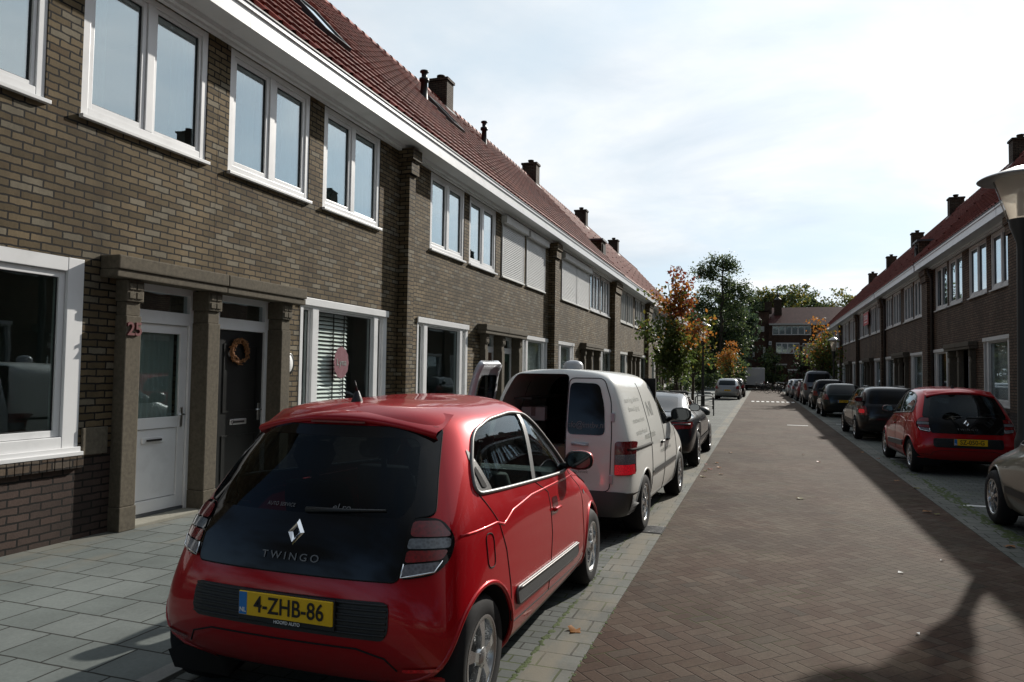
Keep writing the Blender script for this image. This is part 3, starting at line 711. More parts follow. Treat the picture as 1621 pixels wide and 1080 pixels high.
def make_house(kind, opt, mats, label, loc, rz, group, far=False):
    """kind 'L': window first, door at the far end; 'R': the mirror of it. Local x along the street, y into the house"""
    bm_, rm_ = mats
    h = thing('row_house', label, 'house', loc, rz, group)
    sx = (lambda a: a) if kind == 'L' else (lambda a: W - a)
    def span(a, b): p, q = sx(a), sx(b); return (min(p, q), max(p, q))
    lo = span(*opt.get('low', (.47, 3.08))); zl = opt.get('zl', (.84, 2.66))
    ups = [span(*u) for u in opt.get('ups', ((1.05, 2.72), (3.05, 4.72)))]
    po = span(3.66, W)
    holes = [(lo[0], lo[1], zl[0], zl[1], .12)] + [(u[0], u[1], 4.03, 5.56, .12) for u in ups] + [(po[0], po[1], 0.0, 2.56, .20)]
    b = MB(); front_wall(b, holes, 5.72, .1)
    # sides, back, and the gable up to the roof
    for xx in (0.0, W): b.add([(xx, 0, 0), (xx, 7.8, 0), (xx, 7.8, 5.72), (xx, 3.9, 10.3), (xx, 0, 5.72)], [(0, 1, 2, 3, 4)])
    b.quad((0, 7.8, 0), (W, 7.8, 0), (W, 7.8, 5.72), (0, 7.8, 5.72))
    # rooms behind the openings
    for (x0, x1, z0, z1) in [(lo[0] - .3, lo[1] + .1, .02, 2.75)] + [(ups[0][0] - .1, ups[0][1] + .1, 3.2, 5.62), (ups[1][0] - .1, ups[1][1] + .1, 3.2, 5.62)]:
        y0, y1 = .13, 3.2; x0 = max(x0, .03); x1 = min(x1, W - .03)
        b.quad((x0, y1, z0), (x1, y1, z0), (x1, y1, z1), (x0, y1, z1), 1); b.quad((x0, y0, z0), (x0, y1, z0), (x0, y1, z1), (x0, y0, z1), 1)
        b.quad((x1, y0, z0), (x1, y1, z0), (x1, y1, z1), (x1, y0, z1), 1); b.quad((x0, y0, z0), (x1, y0, z0), (x1, y1, z0), (x0, y1, z0), 1); b.quad((x0, y0, z1), (x1, y0, z1), (x1, y1, z1), (x0, y1, z1), 1)
    b.quad((po[0], .60, 0), (po[1], .60, 0), (po[1], .60, 2.6), (po[0], .60, 2.6), 1)
    b.build('wall', [bm_, 'room'], h)
    rf = link('roof', get_roof(rm_, far), h)
    # eaves: moulding, soffit, fascia and the lead edge of the gutter
    g = MB()
    g.box(0, W, -.06, .0, 5.565, 5.64); g.box(0, W, -.115, -.001, 5.60, 5.66); g.box(0, W, -.40, -.002, 5.661, 5.70)
    g.build('soffit', opt.get('soffit', 'white_paint'), h)
    g = MB(); g.box(0, W, -.43, -.401, 5.648, 5.905); g.box(0, W, -.455, -.431, 5.85, 5.90); g.build('fascia', opt.get('fascia', 'white_paint'), h)
    g = MB(); g.box(0, W, -.47, -.20, 5.906, 5.925); g.build('gutter_edge', 'lead', h)
    # upper windows
    for k, u in enumerate(ups):
        st = opt.get('up_style', ('double', 'double'))[k]
        if st == 'shutter': 
            add_window(h, u[0], u[1], 4.03, 5.56, 'double', 'old_white_paint'); add_shutter(h, u[0], u[1], 4.03, 5.56)
        else: add_window(h, u[0], u[1], 4.03, 5.56, st, opt.get('fm', 'white_paint'), 'pane_glass', opt.get('up_ex', (None, None))[k])
    add_window(h, lo[0], lo[1], zl[0], zl[1], opt.get('low_style', 'shop'), opt.get('fm', 'white_paint'), opt.get('low_glass', 'shop_glass'), opt.get('low_ex', ex_net))
    # soldier course sill in dark bricks under the big window
    s = MB(); n = int((lo[1] - lo[0] + .1) / .075)
    for i in range(n):
        xa = lo[0] - .05 + i * .075; s.box(xa + .003, xa + .072, -.05 - .004 * random.random(), .0, zl[0] - .145, zl[0] - .036, 0, .004)
    s.build('brick_sill', 'dark_brick', h)
    # porch
    d0, d1 = span(3.80, 4.82); add_door(h, d0, d1, 2.56, opt.get('door', 'brown'))
    c0, c1 = span(3.64, 3.83); column(h, c0, c1)
    if kind == 'L': column(h, W - .20, W - .005)
    cn = MB(); q0, q1 = span(3.44, W); 
    cn.box(q0, q1 - .002, -.245, 0.0, 2.60, 2.735, 0, .014); cn.box(q0, q1 - .002, -.225, 0.0, 2.522, 2.598, 0, .010)
    cn.build('canopy', 'concrete', h)
    st = MB(); s0, s1 = span(3.84, 4.78); st.box(s0, s1, -.13, .20, .0, .055, 0, .012); st.build('doorstep', 'stone_step', h)
    if opt.get('pil', True):                              # pier with rainwater pipe at the outer end
        pw = opt.get('pw', .30); p0 = opt.get('p0', 0.0) if kind == 'L' else W - pw - opt.get('p0', 0.0)
        p = MB(); p.box(p0 + .002, p0 + pw - .002, -.20, .0, 0, 5.15); p.box(p0 - .03, p0 + pw + .03, -.25, 0, 5.152, 5.40); p.box(p0 - .055, p0 + pw + .055, -.29, 0, 5.402, 5.60)
        p.build('pier', opt.get('pier_m', bm_), h)
        if kind == 'L':
            xp = p0 + pw + .06; t = MB(); t.tube([(xp, -.075, .1), (xp, -.075, 5.2), (xp, -.22, 5.62)], .040, 10)
            for z in (1.2, 2.6, 4.0): t.cyl((xp, -.075, z), (xp, -.075, z + .05), .048, n=10)
            t.build('rain_pipe', 'zinc_pipe', h)
    cx = opt.get('chim')
    if cx is not None:
        c = MB(); a, bb, zt = cx, cx + .52, opt.get('chz', 11.14)
        c.box(a, bb, 3.56, 4.24, 9.6, zt); c.box(a - .04, bb + .04, 3.52, 4.28, zt + .002, zt + .09)
        ch = c.build('chimney', 'dark_brick', rf)
        for q in opt.get('pots', (.26,)):
            m = MB(); m.lathe([(.0, zt + .09), (.12, zt + .09), (.11, zt + .20), (.14, zt + .21), (.14, zt + .26), (.09, zt + .265), (.09, zt + .15)], 12, org=(a + q, 3.9, 0)); m.build('chimney_pot', 'dark_brick', rf)
        l = MB(); l.quad((a - .1, 3.42, 10.08), (bb + .1, 3.42, 10.08), (bb + .1, 3.60, 10.30), (a - .1, 3.60, 10.30)); l.build('lead_flashing', 'lead', rf)
    for (xa, f0) in opt.get('skylights', ()):
        k = MB(); t = Vector((0, 4.30, 4.56)).normalized(); nn = Vector((0, -t.z, t.y)); base = Vector((0, -.4, 5.94)) + t * (6.27 * f0)
        def P(x, s, n): q = base + t * s + nn * n; return (x, q.y, q.z)
        w_, l_ = .78, 1.15
        for (x0, x1, s0, s1) in ((xa, xa + .07, 0, l_), (xa + w_ - .07, xa + w_, 0, l_), (xa + .07, xa + w_ - .07, 0, .08), (xa + .07, xa + w_ - .07, l_ - .08, l_)):
            vs = [P(x, s, n) for x in (x0, x1) for s in (s0, s1) for n in (.02, .13)]
            k.add(vs, [(0, 1, 3, 2), (4, 6, 7, 5), (0, 4, 5, 1), (2, 3, 7, 6), (0, 2, 6, 4), (1, 5, 7, 3)])
        sk = k.build('skylight', 'grey_plastic', rf)
        k = MB(); k.quad(P(xa + .07, .08, .11), P(xa + w_ - .07, .08, .11), P(xa + w_ - .07, l_ - .08, .11), P(xa + .07, l_ - .08, .11)); k.build('pane', 'pane_glass', sk)
    for (xa, f0, hh) in opt.get('vents', ()):
        t = Vector((0, 4.30, 4.56)).normalized(); q = Vector((0, -.4, 5.94)) + t * (6.27 * f0)
        v = MB(); v.lathe([(.12, -.25), (.10, .1), (.085, hh * .6), (.13, hh * .62), (.13, hh * .72), (.07, hh * .76), (.075, hh * .92), (.12, hh * .95), (.11, hh), (0, hh)], 12, org=(xa, q.y, q.z)); v.build('roof_vent', 'black_plastic', rf)
    if opt.get('dormer') is not None:
        xa = opt['dormer']; d = MB()
        d.box(xa, xa + .85, .45, 2.0, 6.2, 7.45); d.build('dormer', bm_, rf)
        d = MB(); d.box(xa - .07, xa + .92, .38, 2.1, 7.452, 7.53); d.build('dormer_roof', 'lead', rf)
        d = MB(); d.box(xa + .15, xa + .70, .41, .455, 6.85, 7.32); d.build('dormer_window', 'dark_void', rf)
    return h

LX, RX = -6.10, 5.90
LM = ('brown_brick', 'red_tiles'); RM = ('ruddy_brick', 'dark_red_tiles')
def left(kind, i, opt, label, far=False): return make_house(kind, opt, LM, label, (LX, 1.93 + 4.98 * i, 0), R(90), 'brick row houses on the left side', far)
H = []
sh = 0.13
U1 = ((1.15, 2.80), (3.16, 4.80)); U1R = ((1.13 - sh, 2.80 - sh), (3.06 - sh, 4.78 - sh))
h25 = left('L', 0, dict(low=(.5, 3.27), low_style='big', low_glass='ground_glass', ups=U1, door='white_half', low_ex=None, pil=False, chim=-.5, up_ex=(None, ex_sill), skylights=((3.6, .28),), up_style=('double', 'double')),
     'nearest brick row house numbered 25, with half-glazed white front door')
hb = left('R', 1, dict(low=(.765, 3.25), ups=((1.095, 2.775), (3.125, 4.785)), door='black', low_ex=ex_sunlit_blind, chim=None, skylights=((3.2, .27), (.9, .55)), up_ex=(ex_net, ex_curtains), pil=False, up_style=('double', 'doublef')),
     'brick row house with black front door and white venetian blind shaped as its sunlit part')
hc = left('L', 2, dict(low=(.40, 2.89), p0=-.40, pw=.24, ups=((.89, 2.61), (2.90, 4.60)), door='brown', low_ex=None, low_glass='ground_glass', chim=-.55, up_style=('doublef', 'doublef'), up_ex=(None, ex_curtains)),
     'brick row house behind the white van, with plain dark shop-like ground window')
hd = left('R', 3, dict(low=(.78, 3.15), ups=((1.165, 2.955), (3.195, 4.945)), door='green', low_ex=ex_net, up_style=('shutter', 'shutter'), pil=False, skylights=((.75, .50),), vents=((.3, .64, .75),)),
     'left-row brick house with both upper windows closed by roller shutters, left of a pier')
he = left('L', 4, dict(low=(.35, 2.5), ups=((.79, 2.75), (2.83, 4.75)), door='brown', chim=-.55, up_style=('shutter', 'shutter'), p0=-.65, pw=.46, vents=((1.5, .8, .8),)),
     'left-row brick house with two closed roller shutters, right of a pier and beside multi-pane windows')
hf = left('R', 5, dict(ups=((1.2, 3.0), (3.1, 4.9)), door='brown', up_style=('tri', 'tri'), dormer=4.15, pil=False, up_ex=(ex_curtains, ex_curtains)),
     'left-row brick house with a small brick dormer on its roof edge')
FARL = ['seventh house of the left row, partly hidden by the autumn tree', 'eighth house of the left row, behind the autumn tree', 'ninth house of the left row, beyond the autumn tree',
        'tenth house of the left row, beyond the autumn tree', 'next to last house of the left row', 'last house of the left row, by the dark greenery']
hg = left('L', 6, dict(ups=((1.2, 3.0), (3.1, 4.9)), door='brown', chim=-.55, up_style=('tri', 'tri'), p0=-1.0, pw=1.3, up_ex=(ex_net, ex_net), fm='old_white_paint'), FARL[0], True)
hh = left('R', 7, dict(ups=((.6, 2.4), (2.7, 4.55)), door='brown', up_style=('tri', 'tri'), pil=False, up_ex=(ex_net, ex_curtains), fm='old_white_paint'), FARL[1], True)
for i in range(8, 12):
    c = copy_tree(hg if i % 2 == 0 else hh); c.location = (LX, 1.93 + 4.98 * i, 0); c['label'] = FARL[i - 6]
# one more house behind the camera, seen only in reflections
# number plate pieces of house 25 and its neighbour
mt = lambda x, y, z: Matrix.Translation((x, y, z)) @ Matrix.Rotation(R(90), 4, 'X')
text_part('25', .185, 'number_red', h25, mt(3.735, -.150, 2.02), 1.0, .003, .010, name='house_number')
b = MB(); b.lathe([(0, 0), (.075, 0), (.085, .015), (.07, .03), (0, .034)], 20, axis='y', org=(0, 0, 0))
o = b.build('number_plate', ['white_paint'], hb); o.rotation_euler = (0, 0, R(180)); o.location = (W - 3.50, -.004, 1.72); o.scale = (1.0, 1.0, 1.45)
b = MB(); b.lathe([(0, 0), (.10, 0), (.105, .010), (.095, .018), (0, .018)], 20, axis='y')
o = b.build('number_plate_back', ['black_paint'], hb); o.rotation_euler = (0, 0, R(180)); o.location = (W - 3.47, -.001, 1.72); o.scale = (1.0, .9, 1.45)
# stone block at the foot of the wall beside the portal
b = MB(); b.box(3.30, 3.58, -.028, .0, .80, 1.06, 0, .008); b.build('stone_block', 'concrete', h25)

# wreath on the black door (house b, local x of the door middle)
def hb_world(x, y, z): return (LX - y, 1.93 + 4.98 + x, z)
wr = MB()
for k in range(70):
    a0 = random.uniform(0, 6.28); ln = random.uniform(.5, 1.3); r = random.uniform(.105, .165); pts = []
    for i in range(7):
        a = a0 + ln * i / 6; rr = r + random.gauss(0, .007) + (.025 if i in (0, 6) and random.random() < .4 else 0)
        pts.append((rr * math.cos(a), random.gauss(0, .012), rr * math.sin(a)))
    wr.tube(pts, .0055, 4)
wreath = wr.build('door_wreath', 'wicker'); tag(wreath, 'round orange-brown twig wreath hanging on the black front door', 'wreath')
wreath.location = hb_world(W - 4.36, .085, 1.86); wreath.rotation_euler = (0, 0, R(90))
# pink round card hanging in the window with the venetian blind
pc = MB(); n = 40
ring = [(.205 * (1 + .035 * math.cos(12 * 6.283 * k / n)) * math.cos(6.283 * k / n), .0, .245 * (1 + .035 * math.cos(12 * 6.283 * k / n)) * math.sin(6.283 * k / n)) for k in range(n)]
pc.add(ring + [(x, .006, z) for x, _, z in ring], [tuple(range(n)), tuple(reversed(range(n, 2 * n)))] + [(k, (k + 1) % n, n + (k + 1) % n, n + k) for k in range(n)])
card = pc.build('window_card', 'pink_card'); tag(card, 'round pink card with pale lettering hanging in the window with blinds', 'card')
card.location = hb_world(W - 2.02, .085, 1.76); card.rotation_euler = (0, 0, R(90))
text_part('Lyna', .15, 'curtain_white', card, Matrix.Translation((0, -.004, 0)) @ Matrix.Rotation(R(90), 4, 'X'), ext=.001)

# the right row
RG = 'brick row houses on the right side'
def right(kind, y, opt, label, far=False): return make_house(kind, opt, RM, label, (RX, y, 0), R(-90), RG, far)
# local x runs towards the camera here; block edges at 0.4, 10.4, 20.45, 30.7, 40.9 ...
def pair(y1, y0, o1, o2, l1, l2, far=False):
    a = right('L', y1, o1, l1, far); b_ = right('R', y1 - 4.98, o2, l2, far); return a, b_
base = dict(fm='old_white_paint', fascia='white_paint')
r1, r2 = pair(30.55, 20.6, dict(base, low=(1.0, 3.2), ups=((1.25, 2.98), (3.2, 4.9)), up_style=('double', 'double'), up_ex=(ex_curtains, ex_curtains), pw=.9, door='brown', low_ex=None),
    dict(base, low=(.35, 2.85), zl=(.95, 2.78), ups=((.36, 2.1), (2.5, 4.3)), up_style=('double', 'double'), up_ex=(ex_curtains, ex_curtains), door='brown', pil=False, chim=1.9, skylights=((2.3, .45),), low_ex=ex_net),
    'right-row house beside the red hatchback, left one of the two nearest', 'nearest visible house of the right row, behind the lamp post')
r3, r4 = pair(40.7, 30.7, dict(base, ups=((.5, 2.4), (2.6, 4.6)), up_style=('tri', 'tri'), up_ex=(ex_net, ex_curtains), pw=.45, door='green'),
    dict(base, ups=((.5, 2.4), (2.6, 4.6)), up_style=('tri', 'tri'), up_ex=(ex_curtains, ex_net), door='brown', pil=False, chim=1.9, dormer=.3, vents=((.9, .2, .5),)),
    'fourth house of the right row, at a dark brick pier', 'third house of the right row, with a long band of upper windows', True)
for k, y in enumerate((10.5, 20.55)):
    for src, dy, lab in ((r1, 0, 'shadow-side house of the right row outside the picture, far half of its block'), (r2, -4.98, 'shadow-side house of the right row outside the picture, near half of its block')):
        c = copy_tree(src); c.location = (RX, y + dy, 0); c['label'] = lab + (', nearest block' if k == 0 else ', second block')
FARR = ['fifth house of the right row, with the red sale board in an upper window', 'sixth house of the right row, next to the one with the red board', 'seventh house of the right row, behind the right-hand autumn tree', 'eighth house of the right row, behind the right-hand autumn tree',
        'ninth house of the right row, beyond the autumn tree', 'tenth house of the right row, beyond the autumn tree', 'eleventh house of the right row, beyond the autumn tree', 'twelfth house of the right row, beyond the autumn tree', 'next to last house of the right row', 'last house of the right row, near the end building']
q = 0
for y in (50.85, 60.9, 70.95, 81.0):
    for src, dy in ((r4, -4.98), (r3, 0)):
        c = copy_tree(src, None, ('dormer', 'dormer_roof', 'dormer_window', 'roof_vent')); c.location = (RX, y + dy, 0); c['label'] = FARR[q]; q += 1
# red board in the window band
b = MB(); b.box(-.95, .95, -.012, .012, -.36, .36, 0, .004)
sb = b.build('sale_board', 'sign_red'); tag(sb, 'red for-sale board with white letters in a right-row upper window', 'sign'); sb.location = (RX - .13, 46.3, 5.02); sb.rotation_euler = (0, 0, R(-90))
text_part('TE KOOP', .38, 'ink_white', sb, Matrix.Translation((0, -.016, .06)) @ Matrix.Rotation(R(90), 4, 'X'), 1.05, .006, .002)
b = MB(); b.box(-.55, .55, -.018, -.0135, -.22, -.17); b.build('white_line', 'ink_white', sb)
# ---------------------------------------------------------------- vehicles
def pip(p, poly):
    x, y = p; ins = False; n = len(poly)
    for i in range(n):
        x0, y0 = poly[i]; x1, y1 = poly[(i + 1) % n]
        if (y0 > y) != (y1 > y) and x < (x1 - x0) * (y - y0) / (y1 - y0) + x0: ins = not ins
    return ins
def smooth_poly(pts, r=0.04, n=4):
    """round the corners of a polygon"""
    out = []; m = len(pts)
    for i in range(m):
        p = Vector(pts[i]); a = Vector(pts[i - 1]); b = Vector(pts[(i + 1) % m])
        da, db = (a - p), (b - p); rr = min(r, da.length * .45, db.length * .45)
        p0 = p + da.normalized() * rr; p1 = p + db.normalized() * rr
        for k in range(n + 1):
            t = k / n; q = p0 * (1 - t) ** 2 + p * 2 * t * (1 - t) + p1 * t * t; out.append((q.x, q.y))
    return out
def dense(poly, d):
    out = []
    for i in range(len(poly)):
        a, b = Vector(poly[i]), Vector(poly[(i + 1) % len(poly)]); n = max(1, int((b - a).length / d + .5))
        for k in range(n): q = a.lerp(b, k / n); out.append((q.x, q.y))
    return out
def inset_poly(poly, d):
    m = len(poly); ar = sum(poly[i][0] * poly[(i + 1) % m][1] - poly[(i + 1) % m][0] * poly[i][1] for i in range(m)); sg = 1 if ar > 0 else -1
    out = []
    for i in range(m):
        a, p, b = Vector(poly[i - 1]), Vector(poly[i]), Vector(poly[(i + 1) % m]); t = (b - a)
        if t.length < 1e-9: out.append(poly[i]); continue
        t.normalize(); nrm = Vector((-t.y, t.x)) * sg; q = p + nrm * d; out.append((q.x, q.y))
    return out

class Shell:
    """a car body grown from rings of points, mirrored and smoothed"""
    def __init__(s, rings, scale=(1, 1, 1), levels=3):
        s.sc = scale; K = len(rings); N = 12; half = []
        for r in rings:
            yr, zr, yf, zf, hw, zsr, zsf = r[:7]; o = r[7] if len(r) > 7 else {}
            wr, wf, cr, cf, br, bf = o.get('wr', .97), o.get('wf', .95), o.get('cr', .16), o.get('cf', .22), o.get('br', .02), o.get('bf', .05)
            a, c = yr + br + cr, yf - bf - cf; pts = [(0, yr, zr), (.52 * hw * wr, yr + br * .3, zr), (.86 * hw * wr, yr + br + cr * .18, zr), (hw * wr, a, zr * .5 + zsr * .5)]
            for k in range(1, 5):
                t = k / 5.0; y = a + (c - a) * t
                pts.append((hw * (1 - (1 - wr) * (1 - t) ** 2 * .5 - (1 - wf) * t ** 2 * .4), y, zsr + (zsf - zsr) * t))
            pts += [(hw * wf, c, zf * .5 + zsf * .5), (.86 * hw * wf, yf - bf - cf * .18, zf), (.52 * hw * wf, yf - bf * .3, zf), (0, yf, zf)]
            half.append([Vector((p[0] * scale[0], p[1] * scale[1], p[2] * scale[2])) for p in pts])
        vs = []; idx = {}
        def vid(k, j, sd):
            if j in (0, N - 1): sd = 1
            key = (k, j, sd)
            if key not in idx:
                p = half[k][j]; idx[key] = len(vs); vs.append((p.x * sd, p.y, p.z))
            return idx[key]
        fs = []
        loop = [(j, 1) for j in range(N)] + [(j, -1) for j in range(N - 2, 0, -1)]
        for k in range(K - 1):
            for i in range(len(loop)):
                a, b = loop[i], loop[(i + 1) % len(loop)]
                fs.append((vid(k, *a), vid(k, *b), vid(k + 1, *b), vid(k + 1, *a)))
        for k, flip in ((0, True), (K - 1, False)):
            for j in range(N - 1):
                q = [vid(k, j, 1), vid(k, j + 1, 1), vid(k, j + 1, -1), vid(k, j, -1)]
                q = list(dict.fromkeys(q)); fs.append(tuple(q[::-1] if flip else q))
        me = bpy.data.meshes.new('cage'); me.from_pydata(vs, [], fs)
        bm = bmesh.new(); bm.from_mesh(me); bmesh.ops.recalc_face_normals(bm, faces=bm.faces); bm.to_mesh(me); bm.free()
        ob = bpy.data.objects.new('cage', me); COL.objects.link(ob)
        md = ob.modifiers.new('s', 'SUBSURF'); md.levels = levels; md.render_levels = levels
        dg = bpy.context.evaluated_depsgraph_get(); dg.update()
        em = bpy.data.meshes.new_from_object(ob.evaluated_get(dg)); bpy.data.objects.remove(ob)
        s.bm = bmesh.new(); s.bm.from_mesh(em); s.bm.normal_update(); bpy.data.meshes.remove(em)
        s.bvh = BVHTree.FromBMesh(s.bm)
    def hit(s, p, ax):
        """ax: '+x' right side, '-x' left side, 'r' rear, 'f' front, 't' top; p = 2-D point (y,z) / (x,z) / (x,y)"""
        u, v = p
        o, d = {'+x': ((3, u, v), (-1, 0, 0)), '-x': ((-3, u, v), (1, 0, 0)), 'r': ((u, -3, v), (0, 1, 0)), 'f': ((u, 9, v), (0, -1, 0)), 't': ((u, v, 5), (0, 0, -1))}[ax]
        h = s.bvh.ray_cast(Vector(o), Vector(d))
        if h[0] is None:
            q = s.bvh.find_nearest(Vector({'+x': (.8, u, v), '-x': (-.8, u, v), 'r': (u, .2, v), 'f': (u, 3.6, v), 't': (u, v, 1.4)}[ax])); return q[0], q[1]
        return h[0], h[1]
    def patch(s, poly, ax, off=.004, grid=.045, mi=0, mb=None, hole=None):
        poly = dense(poly, grid); pts = [Vector(p) for p in poly]; edges = [(i, (i + 1) % len(poly)) for i in range(len(poly))]
        if hole:
            hole = dense(hole, grid); n0 = len(pts); pts += [Vector(p) for p in hole]; edges += [(n0 + i, n0 + (i + 1) % len(hole)) for i in range(len(hole))]
        x0, x1 = min(p[0] for p in poly), max(p[0] for p in poly); y0, y1 = min(p[1] for p in poly), max(p[1] for p in poly)
        gx = int((x1 - x0) / grid); gy = int((y1 - y0) / grid)
        for i in range(1, gx + 1):
            for j in range(1, gy + 1):
                q = (x0 + (x1 - x0) * i / (gx + 1), y0 + (y1 - y0) * j / (gy + 1))
                if pip(q, poly) and not (hole and pip(q, hole)): pts.append(Vector(q))
        res = geometry.delaunay_2d_cdt(pts, edges, [], 0, 1e-5)
        V, F = res[0], res[2]; out = []; keep = []
        for f in F:
            c = (sum(V[i].x for i in f) / len(f), sum(V[i].y for i in f) / len(f))
            if pip(c, poly) and not (hole and pip(c, hole)): keep.append(f)
        for p in V:
            h, n = s.hit((p.x, p.y), ax); out.append(h + n * off)
        mb = mb or MB(); flip = ax in ('-x',)
        mb.add(out, [tuple(reversed(f)) if flip else tuple(f) for f in keep], mi, True)
        return mb
    def line(s, pts, ax, r=.004, off=.0, mi=0, mb=None, closed=False, d=.05, n=6):
        mb = mb or MB(); P = []
        m = len(pts)
        for i in range(m if closed else m - 1):
            a, b = Vector(pts[i]), Vector(pts[(i + 1) % m]); k = max(1, int((b - a).length / d + .5))
            for q in range(k): P.append(a.lerp(b, q / k))
        if not closed: P.append(Vector(pts[-1]))
        path = []
        for p in P:
            h, nn = s.hit((p.x, p.y), ax); path.append(h + nn * off)
        mb.tube(path, r, n, mi, True, True, closed); return mb
    def cut(s, poly, ax):
        """open the body inside poly (as seen along ax) and fit the rim to the outline"""
        key = {'+x': (1, 2), '-x': (1, 2), 'r': (0, 2), 'f': (0, 2), 't': (0, 1)}[ax]
        def front(f):
            n = f.normal; c = f.calc_center_median()
            return {'+x': c.x > .2 and n.x > .05, '-x': c.x < -.2 and n.x < -.05, 'r': n.y < -.05 and c.y < 1.6, 'f': n.y > .05 and c.y > 1.0, 't': n.z > 0}[ax]
        kill = [f for f in s.bm.faces if front(f) and pip((f.calc_center_median()[key[0]], f.calc_center_median()[key[1]]), poly)]
        rim = {v for f in kill for v in f.verts}
        bmesh.ops.delete(s.bm, geom=kill, context='FACES')
        for v in rim:
            if not v.is_valid or not v.link_faces: continue
            p = Vector((v.co[key[0]], v.co[key[1]])); best = None
            for i in range(len(poly)):
                a, b = Vector(poly[i]), Vector(poly[(i + 1) % len(poly)]); ab = b - a; t = max(0, min(1, (p - a).dot(ab) / max(ab.length_squared, 1e-12))); q = a + ab * t
                if best is None or (q - p).length < best[0]: best = ((q - p).length, q)
            if best and best[0] < .12:
                h, n = s.hit((best[1].x, best[1].y), ax); v.co = h
        loose = [v for v in s.bm.verts if not v.link_faces]
        bmesh.ops.delete(s.bm, geom=loose, context='VERTS')
    def body(s, mats, parent, z_black=None):
        for f in s.bm.faces:
            f.smooth = True
            if z_black is not None and f.calc_center_median().z < z_black: f.material_index = 1
        me = bpy.data.meshes.new('body'); s.bm.to_mesh(me)
        for m in mats: me.materials.append(MATS[m])
        return link('body', me, parent)

def circle(cy, cz, r, n=28, a0=0, a1=360): return [(cy + r * math.cos(R(a0 + (a1 - a0) * i / n)), cz + r * math.sin(R(a0 + (a1 - a0) * i / n))) for i in range(n + (0 if a1 - a0 == 360 else 1))]

def wheel(parent, x, y, r, side, style='five', wdt=.18, rimm=('brushed_alloy', 'dark_alloy')):
    """tyre with a rim child; the wheel's face is at |x|"""
    b = MB(); rr = r * .66; w_ = wdt
    b.lathe([(rr, 0.0), (rr + .012, .004), (r - .035, .010), (r - .012, -.012), (r, -.035), (r, -w_ + .03), (r - .015, -w_), (rr, -w_)], 40, axis='x')
    t = b.build('wheel', 'rubber', parent); t.location = (x, y, r)
    if side < 0: t.rotation_euler = (0, 0, R(180))
    m = MB()
    m.lathe([(rr + .001, .003), (rr - .012, .006), (rr - .022, -.004), (rr - .03, -.05), (rr - .03, -w_ + .02)], 40, mi=0, axis='x')
    m.lathe([(rr - .03, -.075), (.0, -.075)], 24, mi=1, axis='x')
    n = 5 if style in ('five', 'twin') else 7 if style == 'seven' else 9
    for k in range(n):
        a = 2 * math.pi * k / n + .3
        def P(rad, da, xx): return (xx, rad * math.cos(a + da), rad * math.sin(a + da))
        wi, wo = (.30, .17) if n == 5 else (.22, .12)
        if style == 'twin':
            for sg in (-1, 1):
                vs = [P(.05, sg * .34 - .16, .0), P(.05, sg * .34 + .16, .0), P(rr - .02, sg * .22 + .07, -.004), P(rr - .02, sg * .22 - .07, -.004)]
                vs += [(p[0] - .035, p[1], p[2]) for p in vs]
                m.add(vs, [(0, 1, 2, 3), (7, 6, 5, 4), (0, 4, 5, 1), (1, 5, 6, 2), (2, 6, 7, 3), (3, 7, 4, 0)], 0)
        else:
            vs = [P(.045, -wi * 1.6, .004), P(.045, wi * 1.6, .004), P(rr * .55, wi * .62, .006), P(rr - .015, wo * 1.15, -.004), P(rr - .015, -wo * 1.15, -.004), P(rr * .55, -wi * .62, .006)]
            q = len(vs); vs += [(p[0] - .03, p[1], p[2]) for p in vs]
            m.add(vs, [tuple(range(q)), tuple(reversed(range(q, 2 * q)))] + [(i, q + i, q + (i + 1) % q, (i + 1) % q) for i in range(q)], 0)
    m.lathe([(.0, .014), (.025, .013), (.036, .006), (.05, .004), (.052, -.02)], 16, mi=0, axis='x')
    for k in range(5):
        a = 2 * math.pi * k / 5; m.lathe([(.0, .004), (.007, .003), (.008, -.01)], 6, mi=1, axis='x', org=(.002, .043 * math.cos(a), .043 * math.sin(a)))
    rm = m.build('rim', list(rimm), t)
    return t

def arches(S, parent, axles, r, paintm, lip=.013, inset=.5):
    """wheel housings: open the body, line it in black, and roll a lip round the opening"""
    for (cy, cz) in axles:
        for ax, sg in (('+x', 1), ('-x', -1)):
            S.cut(circle(cy, cz, r, 40), ax)
    for (cy, cz) in axles:
        for sg in (1, -1):
            L = MB(); P = MB(); vs = []; n = 28; ax = '+x' if sg > 0 else '-x'
            for i in range(n + 1):
                a = R(-25 + 230 * i / n); y, z = cy + r * math.cos(a), cz + r * math.sin(a)
                h, _ = S.hit((y, z), ax); vs += [(sg * (abs(h.x) - .003), y, z), (sg * .40, y, z)]
            vs += [(sg * .40, cy, cz)]
            L.add(vs, [(2 * i, 2 * i + 1, 2 * i + 3, 2 * i + 2) for i in range(n)] + [(2 * i + 1, 2 * n + 2, 2 * i + 3) for i in range(n)], 0, True)
            L.build('wheel_housing', 'dark_void', parent)
            S.line([(cy + r * math.cos(R(a)), cz + r * math.sin(R(a))) for a in range(-18, 199, 6)], ax, lip, -.004, 0, P, False, .2, 8)
            P.build('arch_lip', paintm, parent)

